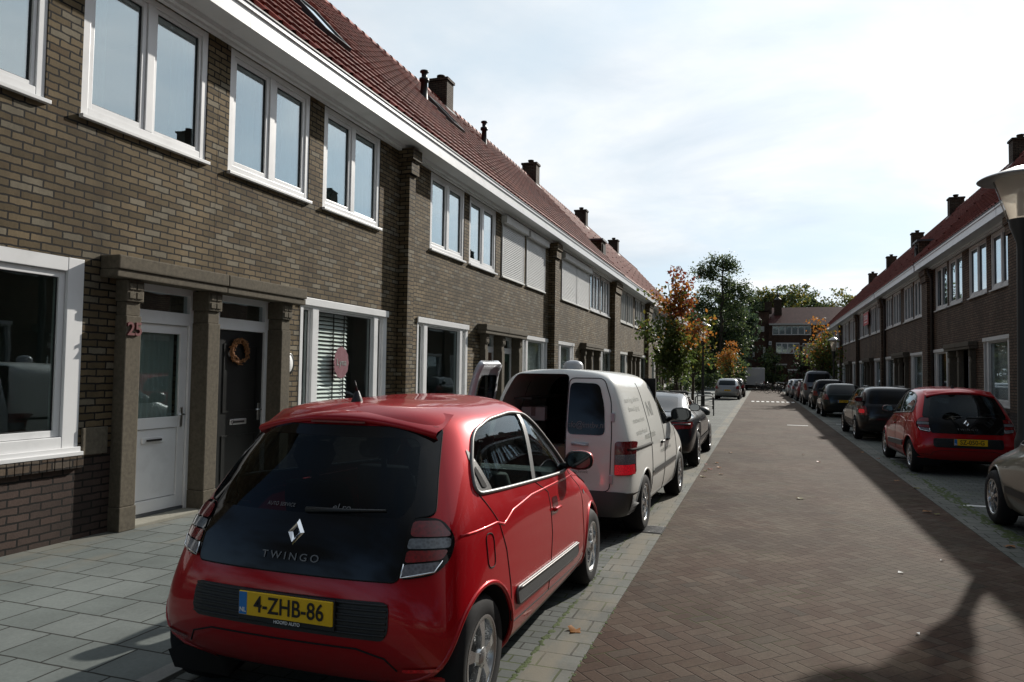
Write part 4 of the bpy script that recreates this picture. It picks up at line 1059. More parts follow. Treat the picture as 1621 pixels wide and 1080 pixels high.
def seats(parent, rows, zc=.52, hw=.26, lean=.16, high=1.16):
    for (y, xs) in rows:
        for x in xs:
            b = MB()
            for (y0, z0, y1, z1, t, w2) in ((y + .02, zc - .1, y + .48, zc - .05, .07, hw), (y, zc - .06, y - lean, high - .16, .075, hw * .92)):
                d = Vector((0, y1 - y0, z1 - z0)); nn = Vector((0, -d.z, d.y)).normalized() * t
                vs = []
                for f in (0, .15, .5, .85, 1):
                    c = Vector((x, y0, z0)) + d * f; kx = w2 * (1 - .12 * (abs(f - .5) * 2) ** 3); kt = 1 - .45 * (abs(f - .5) * 2) ** 4
                    for q in range(10):
                        a = 2 * math.pi * q / 10; vs.append(c + Vector((kx * math.copysign(abs(math.cos(a)) ** .6, math.cos(a)), 0, 0)) + nn * kt * math.copysign(abs(math.sin(a)) ** .7, math.sin(a)))
                b.add(vs, [(k * 10 + i, k * 10 + (i + 1) % 10, k * 10 + 10 + (i + 1) % 10, k * 10 + 10 + i) for k in range(4) for i in range(10)] + [tuple(range(9, -1, -1)), tuple(range(40, 50))], 0, True)
            b.tube([(x, y - lean, high - .2), (x, y - lean - .01, high - .06)], .02, 8)
            b.lathe([(0, -.085), (.09, -.07), (.12, 0), (.10, .07), (0, .085)], 14, axis='z', org=(x, y - lean - .02, high))
            b.build('seat', 'seat_cloth', parent)

def mirror(parent, x, y, z, sg, pm, s=1.0, capm=None):
    """door mirror: a housing on an arm, with a mirror glass child facing the rear"""
    b = MB(); n = 16; rings_ = []
    prof = [(-.055, .86, 0), (-.045, 1.0, 0), (-.01, 1.0, 0), (.04, .90, 1), (.085, .62, 1), (.11, .25, 1)]
    vs = []
    for (dy, k, mi) in prof:
        for q in range(n):
            a = 2 * math.pi * q / n; c, d = math.cos(a), math.sin(a)
            vs.append((sg * (.10 + .105 * k * math.copysign(abs(c) ** .75, c)) * s, dy * s, (.072 * k * math.copysign(abs(d) ** .75, d) + .012) * s))
    for i in range(len(prof) - 1): b.add([], [], 0)
    o0 = len(b.v); b.v += vs
    for i in range(len(prof) - 1):
        for q in range(n):
            f = (o0 + i * n + q, o0 + i * n + (q + 1) % n, o0 + (i + 1) * n + (q + 1) % n, o0 + (i + 1) * n + q); b.f.append(f if sg > 0 else f[::-1]); b.mi.append(0 if i < 1 else 1); b.sm.append(True)
    b.f.append(tuple(o0 + (len(prof) - 1) * n + q for q in range(n))); b.mi.append(1); b.sm.append(True)
    b.tube([(-sg * .06 * s, .02 * s, -.05 * s), (sg * .02 * s, .01 * s, -.035 * s), (sg * .10 * s, .01 * s, -.03 * s)], [.03 * s, .024 * s, .028 * s], 8, 0)
    h = b.build('door_mirror', ['black_plastic', pm], parent); h.location = (x, y, z)
    g = MB(); g.add([(sg * (.10 + .088 * math.copysign(abs(math.cos(6.283 * q / n)) ** .75, math.cos(6.283 * q / n))) * s, -.052 * s, (.058 * math.copysign(abs(math.sin(6.283 * q / n)) ** .75, math.sin(6.283 * q / n)) + .012) * s) for q in range(n)], [tuple(range(n))])
    g.build('mirror_glass', 'mirror_silver', h)
    return h

def plate(parent, loc, text, wd=.485, ht=.105, tilt=0.0, country='NL'):
    b = MB(); b.box(-wd / 2, wd / 2, -.006, .004, -ht / 2, ht / 2, 0, .003)
    b.box(-wd / 2 + .003, -wd / 2 + .045, -.0075, -.0058, -ht / 2 + .003, ht / 2 - .003, 1)
    p = b.build('number_plate', ['plate_yellow', 'plate_blue'], parent); p.location = loc; p.rotation_euler = (tilt, 0, 0)
    rx = Matrix.Rotation(R(90), 4, 'X')
    text_part(text, .104, 'ink_black', p, Matrix.Translation((.022, -.0085, -.001)) @ rx, 1.02, .0012, .0008, (.86, 1.0))
    text_part(country, .028, 'ink_white', p, Matrix.Translation((-wd / 2 + .024, -.0085, -ht * .28)) @ rx, 1.0, .0008, .0005, name='country_code')
    return p

def shell_text(S, body, size, ax, cen, matn, parent, off=.006, spacing=1.0, bold=0.0, sxy=(1, 1), rot=0.0, name='lettering'):
    me = text_mesh(body, size, spacing, bold, 0.0); me.materials.clear(); me.materials.append(MATS[matn])
    c, s_ = math.cos(rot), math.sin(rot)
    for v in me.vertices:
        x, y = v.co.x * sxy[0], v.co.y * sxy[1]; x, y = x * c - y * s_, x * s_ + y * c
        if ax == '-x': x = -x
        h, n = S.hit((cen[0] + x, cen[1] + y), ax); v.co = h + n * off
    return link(name, me, parent)

# ---- the small red hatchbacks
TW_L, TW_S = 3.42, (1, 1, 1)
TW_RINGS = [
    (.22, .20, 3.26, .22, .70, .18, .20, dict(cr=.12)),
    (.09, .24, 3.36, .24, .805, .20, .20, dict(cr=.12, br=.03)),
    (.0, .38, 3.42, .42, .855, .34, .36, dict(cr=.14, br=.035, wr=.995)),
    (.0, .56, 3.42, .58, .842, .56, .56, dict(cr=.16, br=.04, wr=.995)),
    (.045, .74, 3.30, .78, .828, .84, .76, dict(cr=.20, br=.05, cf=.34, wf=.9)),
    (.09, .86, 3.08, .885, .806, .955, .86, dict(cr=.22, br=.05, cf=.5, wf=.88)),
    (.155, .98, 2.72, .98, .772, 1.035, .965, dict(cr=.22, br=.06, cf=.30, wf=.93)),
    (.29, 1.16, 2.42, 1.18, .708, 1.20, 1.18, dict(cr=.20, br=.06, cf=.26, wf=.92, wr=.96)),
    (.43, 1.34, 2.06, 1.40, .628, 1.375, 1.37, dict(cr=.20, br=.06, cf=.22, wf=.92, wr=.94)),
    (.46, 1.415, 1.90, 1.455, .555, 1.425, 1.43, dict(cr=.18, br=.05, cf=.22, wf=.92, wr=.93)),
    (.62, 1.475, 1.74, 1.50, .40, 1.490, 1.49, dict(cr=.16, br=.03)),
]
def make_twingo(name, label, loc, rz, plate_text, sub=None):
    c = thing(name, label, 'car', loc, rz, 'small red hatchbacks')
    S = Shell(TW_RINGS, TW_S)
    ax_r, ax_f, wr = .46, 2.84, .292
    side = smooth_poly([(.535, 1.045), (2.28, .950), (2.38, .965), (1.97, 1.28), (1.76, 1.375), (1.45, 1.400), (1.02, 1.380), (.76, 1.33), (.60, 1.17)], .09, 5)
    hatch = smooth_poly([(-.535, .715), (.542, .712), (.548, .85), (.540, .968), (.632, .980), (.614, 1.05), (.542, 1.29), (.52, 1.36), (-.52, 1.36), (-.542, 1.29), (-.614, 1.05), (-.632, .980), (-.540, .968), (-.548, .85)], .03, 4)
    rear_glass = smooth_poly([(-.50, .965), (.50, .965), (.530, 1.04), (.455, 1.310), (-.455, 1.310), (-.530, 1.04)], .06, 5)
    wind = smooth_poly([(-.62, 1.0), (.62, 1.0), (.50, 1.40), (-.50, 1.40)], .07, 4)
    # black tailgate, its window, lamps, bumper insert
    tg = S.patch(hatch, 'r', .008, .04, hole=rear_glass).build('tailgate', 'gloss_black', c)
    S.line(hatch, 'r', .005, .004, 0, None, True).build('tailgate_gap', 'dark_void', c)
    S.patch(rear_glass, 'r', .008, .04).build('rear_window', 'dark_car_glass', tg)
    wp = MB(); h0, n0 = S.hit((0.02, .985), 'r'); h1, _ = S.hit((.42, 1.00), 'r')
    wp.tube([h0 + Vector((0, -.02, 0)), h0.lerp(h1, .5) + Vector((0, -.03, 0)), h1 + Vector((0, -.015, 0))], [.014, .009, .006], 6)
    wp.build('wiper', 'black_plastic', tg)
    for p in (hatch, ): pass
    W2 = shell_text(S, 'TWINGO', .055, 'r', (.002, .780), 'trim_grey', tg, .013, 1.45, .0004, (1.05, .8))
    shell_text(S, 'eLro', .050, 'r', (.20, .995), 'trim_grey', tg, .014, 1.0, 0, (1.0, .8)); shell_text(S, 'AUTO SERVICE', .022, 'r', (-.13, .99), 'trim_grey', tg, .014, 1.1)
    # diamond badge
    b = MB(); h, n = S.hit((-.005, .888), 'r')
    o = [(0, .055), (.045, 0), (0, -.055), (-.045, 0)]; i_ = [(0, .026), (.016, 0), (0, -.026), (-.016, 0)]
    vs = []
    for ring, d in ((o, .010), ([(p[0] * .74, p[1] * .74) for p in o], .024), (i_, .012)):
        vs += [(p[0], h.y - d - (p[1] * -.48), h.z + p[1]) for p in ring]
    b.add(vs, [(k, (k + 1) % 4, 4 + (k + 1) % 4, 4 + k) for k in range(4)] + [(4 + k, 4 + (k + 1) % 4, 8 + (k + 1) % 4, 8 + k) for k in range(4)]); b.build('badge', 'chrome', tg)
    lampo = {}
    for sg in (1, -1):
        lp = [(sg * p[0], p[1]) for p in smooth_poly([(.538, .718), (.690, .742), (.732, .80), (.728, .885), (.660, .968), (.532, .968), (.546, .85)], .05, 4)]
        S_ = S.patch(lp, 'r', .010, .035).build('taillight', 'gloss_black', c)
        q = [(sg * p[0], p[1]) for p in smooth_poly([(.556, .893), (.716, .890), (.655, .955), (.550, .955)], .02, 3)]
        S.patch(q, 'r', .014, .03).build('brake_lens', 'lens_dark_red', S_)
        q = [(sg * p[0], p[1]) for p in smooth_poly([(.556, .845), (.718, .845), (.712, .884), (.556, .886)], .012, 3)]
        S.patch(q, 'r', .015, .03).build('reverse_lens', 'lens_white', S_)
        q = [(sg * p[0], p[1]) for p in smooth_poly([(.558, .790), (.702, .800), (.716, .838), (.558, .838)], .014, 3)]
        S.patch(q, 'r', .014, .03).build('tail_lens', 'lens_red', S_)
        q = [(sg * p[0], p[1]) for p in smooth_poly([(.556, .734), (.682, .755), (.700, .793), (.558, .783)], .014, 3)]
        S.patch(q, 'r', .014, .03).build('indicator_lens', 'lens_smoke', S_)
        S.line([(sg * .556, .785), (sg * .552, .730), (sg * .684, .752), (sg * .703, .795)], 'r', .004, .016).build('lamp_trim', 'chrome', S_)
        q = [(sg * p[0], p[1]) for p in smooth_poly([(.585, .338), (.735, .346), (.732, .362), (.587, .356)], .01, 3)]
        S.patch(q, 'r', .008, .03).build('reflector', 'reflector_glow_red' if sg > 0 else 'lens_red', c)
    ins = smooth_poly([(-.49, .475), (.505, .472), (.528, .51), (.520, .632), (-.515, .628), (-.52, .51)], .04, 4)
    bi = S.patch(ins, 'r', .006, .04)
    for z in (.495, .52, .545, .57, .595, .618): S.line([(-.505, z), (.515, z)], 'r', .006, .008, 0, bi)
    bi = bi.build('bumper_insert', 'black_plastic', c)
    lipb = smooth_poly([(-.62, .245), (.62, .245), (.60, .31), (.40, .365), (-.40, .365), (-.60, .31)], .04, 4)
    S.line([(-.56, .33), (-.52, .39), (-.40, .425), (.38, .428), (.51, .395), (.56, .34)], 'r', .004, .002).build('bumper_crease', 'dark_void', c)
    h, n = S.hit((.03, .572), 'r'); pl = plate(c, (.030, h.y - .022, .572), plate_text, .497, .107)
    if sub:
        ph = MB(); ph.box(-.255, .255, -.004, .010, -.078, .060, 0, .004); p_ = ph.build('plate_holder', 'black_plastic', pl); p_.location = (0, .006, 0)
        text_part(sub, .021, 'ink_white', pl, Matrix.Translation((.01, -.0005, -.068)) @ Matrix.Rotation(R(90), 4, 'X'), 1.0, .0003, .001)
    # side windows, seams, trim, handles
    arches(S, c, [(ax_r, wr), (ax_f, wr)], .345, 'red_paint')
    for ax, sg, nm in (('+x', 1, 'r'), ('-x', -1, 'l')):
        gl = S.patch(inset_poly(side, -.002), ax, -.006, .05).build('side_window', 'car_glass', c)
        S.line(side, ax, .011, .002, 0, None, True).build('window_trim', 'trim_grey', gl)
        pb = MB(); 
        pil = smooth_poly([(1.36, .995), (1.425, .99), (1.655, 1.388), (1.585, 1.392)], .01, 2); S.patch(pil, ax, .003, .04, 0, pb)
        pb.build('door_pillar', 'grey_plastic', gl)
        qb = smooth_poly([(.545, 1.05), (.72, 1.04), (.632, 1.26), (.595, 1.16)], .02, 3); S.patch(qb, ax, .003, .03).build('quarter_panel', 'black_plastic', gl)
        hh = MB(); hv = smooth_poly([(.615, 1.065), (.665, 1.06), (.628, 1.17), (.605, 1.15)], .012, 2); S.patch(hv, ax, .007, .03, 0, hh); hh.build('rear_door_handle', 'dark_void', gl)
        sm = MB()
        S.line([(.565, 1.04), (.69, .885), (.75, .74), (.775, .55), (.765, .385)], ax, .0035, .0, 0, sm); S.line([(.765, .385), (.80, .355), (2.30, .30), (2.43, .34)], ax, .0035, .0, 0, sm)
        S.line([(1.42, .985), (1.62, .90), (1.60, .65), (1.50, .42), (1.49, .33)], ax, .0035, .0, 0, sm); S.line([(2.39, .955), (2.56, .80), (2.46, .60), (2.43, .34)], ax, .0035, .0, 0, sm)
        sm.build('door_seam', 'dark_void', c)
        cr = MB(); S.line([(.32, .885), (.67, .887), (.76, .862), (.92, .908), (1.28, .932), (1.9, .922), (2.5, .89), (2.9, .83)], ax, .010, -.006, 0, cr, False, .06, 8); cr.build('body_crease', 'red_paint', c)
        if ax == '+x': S.line(smooth_poly([(.50, .70), (.585, .692), (.602, .850), (.515, .862)], .04, 4), ax, .003, .001, 0, None, True, .03).build('fuel_flap', 'dark_void', c)
        rub = smooth_poly([(.87, .43), (2.18, .383), (2.21, .40), (2.19, .466), (.87, .513), (.85, .49)], .02, 3)
        rb = S.patch(rub, ax, .014, .05).build('side_moulding', 'grey_plastic', c)
        S.line(rub, ax, .010, .006, 0, None, True).build('moulding_rim', 'grey_plastic', rb); S.line([(.87, .509), (2.19, .462)], ax, .006, .017).build('moulding_edge', 'trim_grey', rb)
        hb_ = MB(); hd = smooth_poly([(1.66, .775), (1.79, .775), (1.80, .85), (1.67, .858)], .02, 3); S.patch(hd, ax, .002, .03, 0, hb_)
        ho = hb_.build('door_handle', 'wine_paint', c)
        S.line([(1.655, .782), (1.80, .778)], ax, .012, .012).build('grip', 'red_paint', ho)
        h, n = S.hit((2.30, 1.02), ax); mirror(c, h.x + sg * .055, 2.28, 1.02, sg, 'red_paint', .95)
        S.patch(smooth_poly([(2.62, .735), (2.67, .735), (2.67, .765), (2.62, .765)], .01, 2), ax, .006, .02).build('side_repeater', 'lens_white', c)
        for (wy) in (ax_r, ax_f): wheel(c, sg * .805, wy, wr, sg, 'five')
        hl = smooth_poly([(.42, .70), (.68, .72), (.70, .84), (.52, .84)], .05, 3); hl = [(sg * p[0], p[1]) for p in hl]; S.patch(hl, 'f', .008, .04).build('headlight', 'lens_white', c)
    S.patch(wind, 'f', -.004, .05).build('windscreen', 'car_glass', c)
    # open the glazing and give the body its colour
    S.cut(side, '+x'); S.cut(side, '-x'); S.cut(inset_poly(rear_glass, .0), 'r'); S.cut(wind, 'f')
    S.body(['red_paint', 'black_plastic'], c, .262)
    # spoiler lip over the rear window
    sp = MB(); rows = []
    for (dy, z) in ((.19, 1.462), (.06, 1.435), (-.015, 1.418), (-.030, 1.400), (.0, 1.372), (.05, 1.362)):
        row = []
        for k in range(17):
            x = -.53 + 1.06 * k / 16; f = (x / .53) ** 2; row.append((x, .46 + dy + .06 * f, z - .075 * f * (1 if dy < .1 else .55)))
        rows.append(row)
    vs = [p for r in rows for p in r]; sp.add(vs, [(r * 17 + k, r * 17 + k + 1, r * 17 + 18 + k, r * 17 + 17 + k) for r in range(5) for k in range(16)], 0, True); sp.build('spoiler', 'red_paint', c)
    hb2 = MB(); hb2.box(-.16, .16, .432, .45, 1.376, 1.388, 0, .003); hb2.build('brake_light', 'lens_dark_red', c)
    an = MB(); h, n = S.hit((-.06, .72), 't'); an.lathe([(.035, -.01), (.028, .015), (.014, .05), (.008, .06)], 12, org=h); an.tube([h + Vector((0, 0, .05)), h + Vector((-.005, -.02, .115))], [.008, .004], 6); an.build('antenna', 'black_plastic', c)
    seats(c, [(1.72, (-.34, .34)), (.95, (-.36, .36))], .56, .25, .16, 1.16)
    fl = MB(); fl.box(-.66, .66, .45, 2.6, .28, .32); fl.box(-.62, .62, 2.35, 2.62, .30, .93, 0, .05); fl.box(-.60, .60, .20, .60, .74, .77); fl.build('cabin', 'black_plastic', c)
    sw = MB(); sw.tube([(-.34 + .17 * math.cos(R(a)), 2.22 - .05 * math.sin(R(a)), .90 + .16 * math.sin(R(a))) for a in range(0, 360, 20)], .014, 8, closed=True); sw.build('steering_wheel', 'black_plastic', c)
    return c, S
car1, S1 = make_twingo('parked_car', 'nearest red hatchback with plate 4-ZHB-86, parked beside house 25', (-2.06, 2.83, 0.0), R(0), '4-ZHB-86', 'HOOFD AUTO')
car1['label'] = car1['label']
car2, S2 = make_twingo('parked_car', 'right-hand red hatchback with plate SZ-050-G, parked in the shade', (3.32, 14.15, 0.0), R(1.2), 'SZ-050-G')

def generic_car(name, label, cat, loc, rz, rings, scale, paintm, axles, wr, side, rear, lamps, plate_t=None, plate_z=.62, rear_ax='r', wind=None, hw=.80, style='seven', group=None, lampm='lens_red', extras=True, pillars=(), roofrack=False, lvl=2, glassm='gloss_black'):
    c = thing(name, label, cat, loc, rz, group); S = Shell(rings, scale, lvl)
    arches(S, c, [(a, wr) for a in axles], wr + .05, paintm, .011)
    for ax, sg in (('+x', 1), ('-x', -1)):
        g = S.patch(side, ax, .005, .07).build('side_window', glassm, c)
        S.line(side, ax, .010, .004, 0, None, True, .08).build('window_trim', 'trim_grey', g)
        for (p0, p1, w_) in pillars:
            S.patch([(p0[0] - w_, p0[1]), (p0[0] + w_, p0[1]), (p1[0] + w_, p1[1]), (p1[0] - w_, p1[1])], ax, .009, .08).build('door_pillar', 'black_plastic', g)
        for lp in lamps:
            S.patch([(sg * p[0], p[1]) for p in lp], 'r', .008, .05).build('taillight', lampm, c)
        for a in axles: wheel(c, sg * (hw + .005), a, wr, sg, style)
        yf = side[1][0]; h, n = S.hit((yf - .12, side[1][1] + .03), ax); mirror(c, h.x + sg * .05, yf - .14, side[1][1] + .05, sg, paintm, .95)
        if extras:
            sm = MB(); ym = (side[0][0] + yf) / 2
            for yy in (axles[0] + wr + .12, ym + .12, yf - .02): S.line([(yy, side[0][1] - .03), (yy + .03, .60), (yy, .28)], ax, .004, .001, 0, sm)
            sm.build('door_seam', 'dark_void', c)
            hm = MB()
            for yy in (ym - .10, yf - 1.02): S.line([(yy, .80 * scale[2]), (yy + .17, .80 * scale[2])], ax, .016, .014, 0, hm)
            hm.build('door_handle', paintm, c)
            rb = [(axles[0] + wr + .10, .42), (axles[1] - wr - .10, .42), (axles[1] - wr - .10, .49), (axles[0] + wr + .10, .49)]; S.patch(rb, ax, .012, .08).build('side_moulding', 'black_plastic', c)
            fl = [(sg * p[0], p[1]) for p in ((.45, .60), (.72, .62), (.70, .74), (.50, .72))]; S.patch(fl, 'f', .008, .06).build('headlight', 'lens_white', c)
        if roofrack: S.line([(1.1, 1.385 * scale[2]), (2.6, 1.375 * scale[2])], ax, .014, .03).build('roof_rail', 'dark_alloy', c)
    S.patch(rear, rear_ax, .006, .07).build('rear_window', glassm, c)
    if wind: S.patch(wind, 'f', .005, .07).build('windscreen', glassm, c)
    S.line([(-.74, .42), (-.4, .44), (.4, .44), (.74, .42)], 'r', .006, .001).build('bumper_seam', 'dark_void', c)
    if plate_t:
        h, n = S.hit((0, plate_z), 'r'); plate(c, (0, h.y - .012, plate_z), plate_t, .48, .10)
    S.body([paintm, 'black_plastic'], c, .24)
    return c, S

# ---- white delivery van with its left rear door open
VAN = [
    (.10, .24, 3.98, .24, .72, .22, .22, dict(cr=.10)),
    (.0, .28, 4.06, .28, .775, .26, .24, dict(cr=.10, br=.03)),
    (.0, .44, 4.10, .45, .805, .44, .42, dict(cr=.10, br=.03, wr=.985)),
    (.04, .52, 4.10, .55, .815, .54, .54, dict(cr=.09, br=.012, wr=.99)),
    (.045, .72, 4.07, .68, .820, .70, .66, dict(cr=.09, br=.012, wr=.99)),
    (.05, .93, 3.84, .86, .812, .94, .88, dict(cr=.09, br=.012, wr=.99, cf=.4)),
    (.065, 1.06, 3.08, 1.03, .785, 1.07, 1.04, dict(cr=.10, br=.012, wr=.985)),
    (.10, 1.28, 2.70, 1.28, .722, 1.28, 1.27, dict(cr=.11, br=.014, wr=.98)),
    (.15, 1.50, 2.34, 1.51, .655, 1.50, 1.50, dict(cr=.12, br=.02, wr=.97)),
    (.19, 1.62, 2.12, 1.62, .575, 1.625, 1.61, dict(cr=.10, br=.02, wr=.97)),
    (.27, 1.69, 1.92, 1.67, .40, 1.70, 1.68, dict(cr=.10, br=.01)),
]
van = thing('delivery_van', 'white delivery van with dark left rear opening and open rear door', 'van', (-1.985, 7.02, 0), R(-2.3))
SV = Shell(VAN)
XS = .135
ldoor = smooth_poly([(-.69, .50), (XS, .50), (XS, 1.64), (-.46, 1.64), (-.585, 1.38), (-.655, 1.05)], .06, 4)
lwin = smooth_poly([(-.575, 1.03), (XS - .09, 1.03), (XS - .09, 1.53), (-.46, 1.53), (-.525, 1.32)], .06, 4)
rdoor = smooth_poly([(XS + .006, .50), (.59, .50), (.60, 1.05), (.575, 1.38), (.49, 1.60), (XS + .006, 1.60)], .06, 4)
rwin = smooth_poly([(XS + .02, 1.04), (.535, 1.04), (.515, 1.32), (.45, 1.545), (XS + .02, 1.555)], .06, 4)
arches(SV, van, [(.80, .30), (3.32, .30)], .355, 'van_white', .012)
SV.patch(rwin, 'r', .006, .05).build('rear_window', 'gloss_black', van)
sm = MB(); SV.line(rdoor, 'r', .0045, .002, 0, sm, True); sm.build('door_seam', 'dark_void', van)
hg_ = MB()
for z in (.62, 1.22): h, n = SV.hit((.605, z), 'r'); hg_ = MB(); hg_.box(h.x - .02, h.x + .02, h.y - .022, h.y + .01, z - .045, z + .045, 0, .008); hg_.build('door_hinge', 'van_silver', van)
h, n = SV.hit((.30, .955), 'r'); q = MB(); q.box(.20, .38, h.y - .02, h.y + .004, .93, .965, 0, .008); q.tube([(.22, h.y - .02, .95), (.24, h.y - .05, .955), (.34, h.y - .05, .945), (.37, h.y - .02, .945)], .012, 8); q.build('door_handle', 'van_silver', van)
for sg in (1, -1):
    lp = [(sg * p[0], p[1]) for p in smooth_poly([(.632, .655), (.797, .66), (.790, .985), (.635, .985)], .03, 4)]
    L0 = SV.patch(lp, 'r', .012, .03).build('taillight', 'lens_dark_red', van)
    for (z0, z1, m_) in ((.765, .86, 'lens_smoke'), (.665, .762, 'lens_lit_red' if sg > 0 else 'lens_red')):
        SV.patch([(sg * p[0], p[1]) for p in ((.637, z0), (.792, z0), (.788, z1), (.637, z1))], 'r', .016, .03).build('lamp_lens', m_, L0)
bp = smooth_poly([(-.80, .27), (.80, .27), (.815, .475), (.70, .50), (-.70, .50), (-.815, .475)], .04, 3)
SV.patch(bp, 'r', .024, .04).build('bumper', 'grey_plastic', van)
for ax, sg in (('+x', 1), ('-x', -1)):
    fw_ = smooth_poly([(2.02, 1.05), (2.82, 1.03), (2.42, 1.46), (2.04, 1.50)], .05, 4)
    g = SV.patch(fw_, ax, .006, .05).build('side_window', 'gloss_black', van)
    s_ = MB(); SV.line([(.13, .905), (1.15, .895)], ax, .016, .000, 0, s_, False, .05, 8); s_.build('sliding_rail', 'dark_void', van)
    s_ = MB(); SV.line([(1.12, 1.55), (1.12, .90), (1.20, .45), (1.20, .29), (2.9, .27), (2.95, .60), (2.84, 1.02)], ax, .004, .001, 0, s_); SV.line([(1.97, 1.55), (1.97, 1.0), (2.0, .5), (2.0, .28)], ax, .004, .001, 0, s_); s_.build('door_seam', 'dark_void', van)
    s_ = MB(); SV.patch(smooth_poly([(1.20, .545), (2.86, .54), (2.86, .60), (1.20, .605)], .012, 2), ax, .014, .06, 0, s_); s_.build('side_moulding', 'grey_plastic', van)
    for yy in (1.72, 2.10):
        s_ = MB(); SV.line([(yy, .855), (yy + .15, .855)], ax, .017, .014, 0, s_); s_.build('door_handle', 'black_plastic', van)
    h, n = SV.hit((2.72, 1.10), ax); mirror(van, h.x + sg * .07, 2.72, 1.12, sg, 'black_plastic', 1.25)
    for a in (.80, 3.32): wheel(van, sg * .80, a, .30, sg, 'seven', .19)
    hl = [(sg * p[0], p[1]) for p in ((.42, .62), (.74, .64), (.72, .82), (.50, .80))]; SV.patch(hl, 'f', .008, .05).build('headlight', 'lens_white', van)
SV.patch(smooth_poly([(-.62, 1.06), (.62, 1.06), (.53, 1.52), (-.53, 1.52)], .08, 4), 'f', .006, .06).build('windscreen', 'gloss_black', van)
# lettering on the side and the rear
for (y, z, tx, sz, kx) in ((.66, 1.38, 'aanleg elektra', .075, 1.5), (.62, 1.29, 'beveiliging', .075, 1.5), (.70, 1.17, 'netwerken', .08, 1.6), (.70, 1.05, 'onderhoud', .08, 1.5), (1.42, 1.25, 'NI', .26, 1.2), (1.10, .99, 'installatie', .11, 1.5), (2.05, .76, 'installatie techniek', .08, 1.3)):
    shell_text(SV, tx, sz, '+x', (y, z), 'ink_grey', van, .004, 1.0, 0, (kx, .9))
shell_text(SV, 'info@imtbv.nl', .075, 'r', (.335, 1.135), 'trim_grey', van, .010, 1.0, .0, (.92, 1.15))
shell_text(SV, 'B.V.', .055, 'r', (.28, .60), 'ink_black', van, .006, 1.1)
shell_text(SV, 'techniek', .045, 'r', (.30, .68), 'ink_grey', van, .006)
# the open left door: its closed shape taken from the body, hung open on the left hinge
dmb = SV.patch(ldoor, 'r', .004, .05, hole=lwin)
hx, hy = -.70, .075
dmb.v = [(p[0] - hx, p[1] - hy, p[2]) for p in dmb.v]
od = dmb.build('rear_door', ['van_silver'], van, merge=True)
md = od.modifiers.new('thick', 'SOLIDIFY'); md.thickness = .055; md.offset = 1.0
gb = SV.patch(inset_poly(lwin, -.015), 'r', -.012, .05); gb.v = [(p[0] - hx, p[1] - hy, p[2]) for p in gb.v]; gb.build('door_window', 'dark_car_glass', od)
od.location = (hx, hy, 0); od.rotation_euler = (0, 0, R(-80)); od.scale = (1, 1, 1.05)
SV.cut(ldoor, 'r')
SV.body(['van_white', 'black_plastic'], van, .26)
cg = MB(); cg.box(-.74, .74, .14, 2.0, .44, .47); cg.box(-.70, .70, 1.95, 1.99, .47, 1.60); cg.build('cargo_floor', 'dark_void', van)
cs = MB()
for z in (.80, 1.10, 1.36): cs.box(-.66 + (z - .8) * .16, -.36, .45, 1.9, z, z + .02)
cs.build('cargo_rack', 'grey_plastic', van)
for k, (x, y, z, a, b_, c_, m_, lb) in enumerate(((-.40, .36, .471, .30, .34, .30, 'box_white', 'white box at the open rear of the van'), (-.05, .42, .471, .28, .30, .42, 'cardboard', 'brown carton standing in the open van, right of the white box'),
        (-.22, .80, 1.12 + .0, .26, .26, .15, 'box_white', 'small pale box high in the open van, on the rack'))):
    if k == 2: x = -.45
    bb = MB(); bb.box(-a / 2, a / 2, -b_ / 2, b_ / 2, 0, c_, 0, .008); bb.box(-.025, .025, -b_ / 2 - .002, b_ / 2 + .002, c_ - .10, c_ + .002, 1)
    ob = bb.build('storage_box', [m_, 'trim_grey']); tag(ob, lb, 'box', 'boxes in the van'); ob.location = van.matrix_basis @ Vector((x, y, z)) if False else (Matrix.Translation((-1.985, 7.02, 0)) @ Matrix.Rotation(R(-2.3), 4, 'Z')) @ Vector((x, y, z)); ob.rotation_euler = (0, 0, R(5 * k))
# roof lamp and aerial
rl = MB(); n = 14
for z, k in ((0, 1.0), (.05, .97), (.085, .75), (.10, .3)): rl.v += [(.115 * k * math.copysign(abs(math.cos(6.283 * q / n)) ** .6, math.cos(6.283 * q / n)), .09 * k * math.sin(6.283 * q / n), z) for q in range(n)]
for i in range(3):
    for q in range(n): rl.f.append((i * n + q, i * n + (q + 1) % n, i * n + n + (q + 1) % n, i * n + n + q)); rl.mi.append(0); rl.sm.append(True)
rl.f.append(tuple(3 * n + q for q in range(n))); rl.mi.append(0); rl.sm.append(True)
o = rl.build('roof_beacon', 'van_silver', van); o.location = (-.02, .85, 1.69)
an = MB(); an.tube([(.25, 1.2, 1.68), (.25, 1.16, 1.92)], [.006, .003], 5); an.build('antenna', 'black_plastic', van)

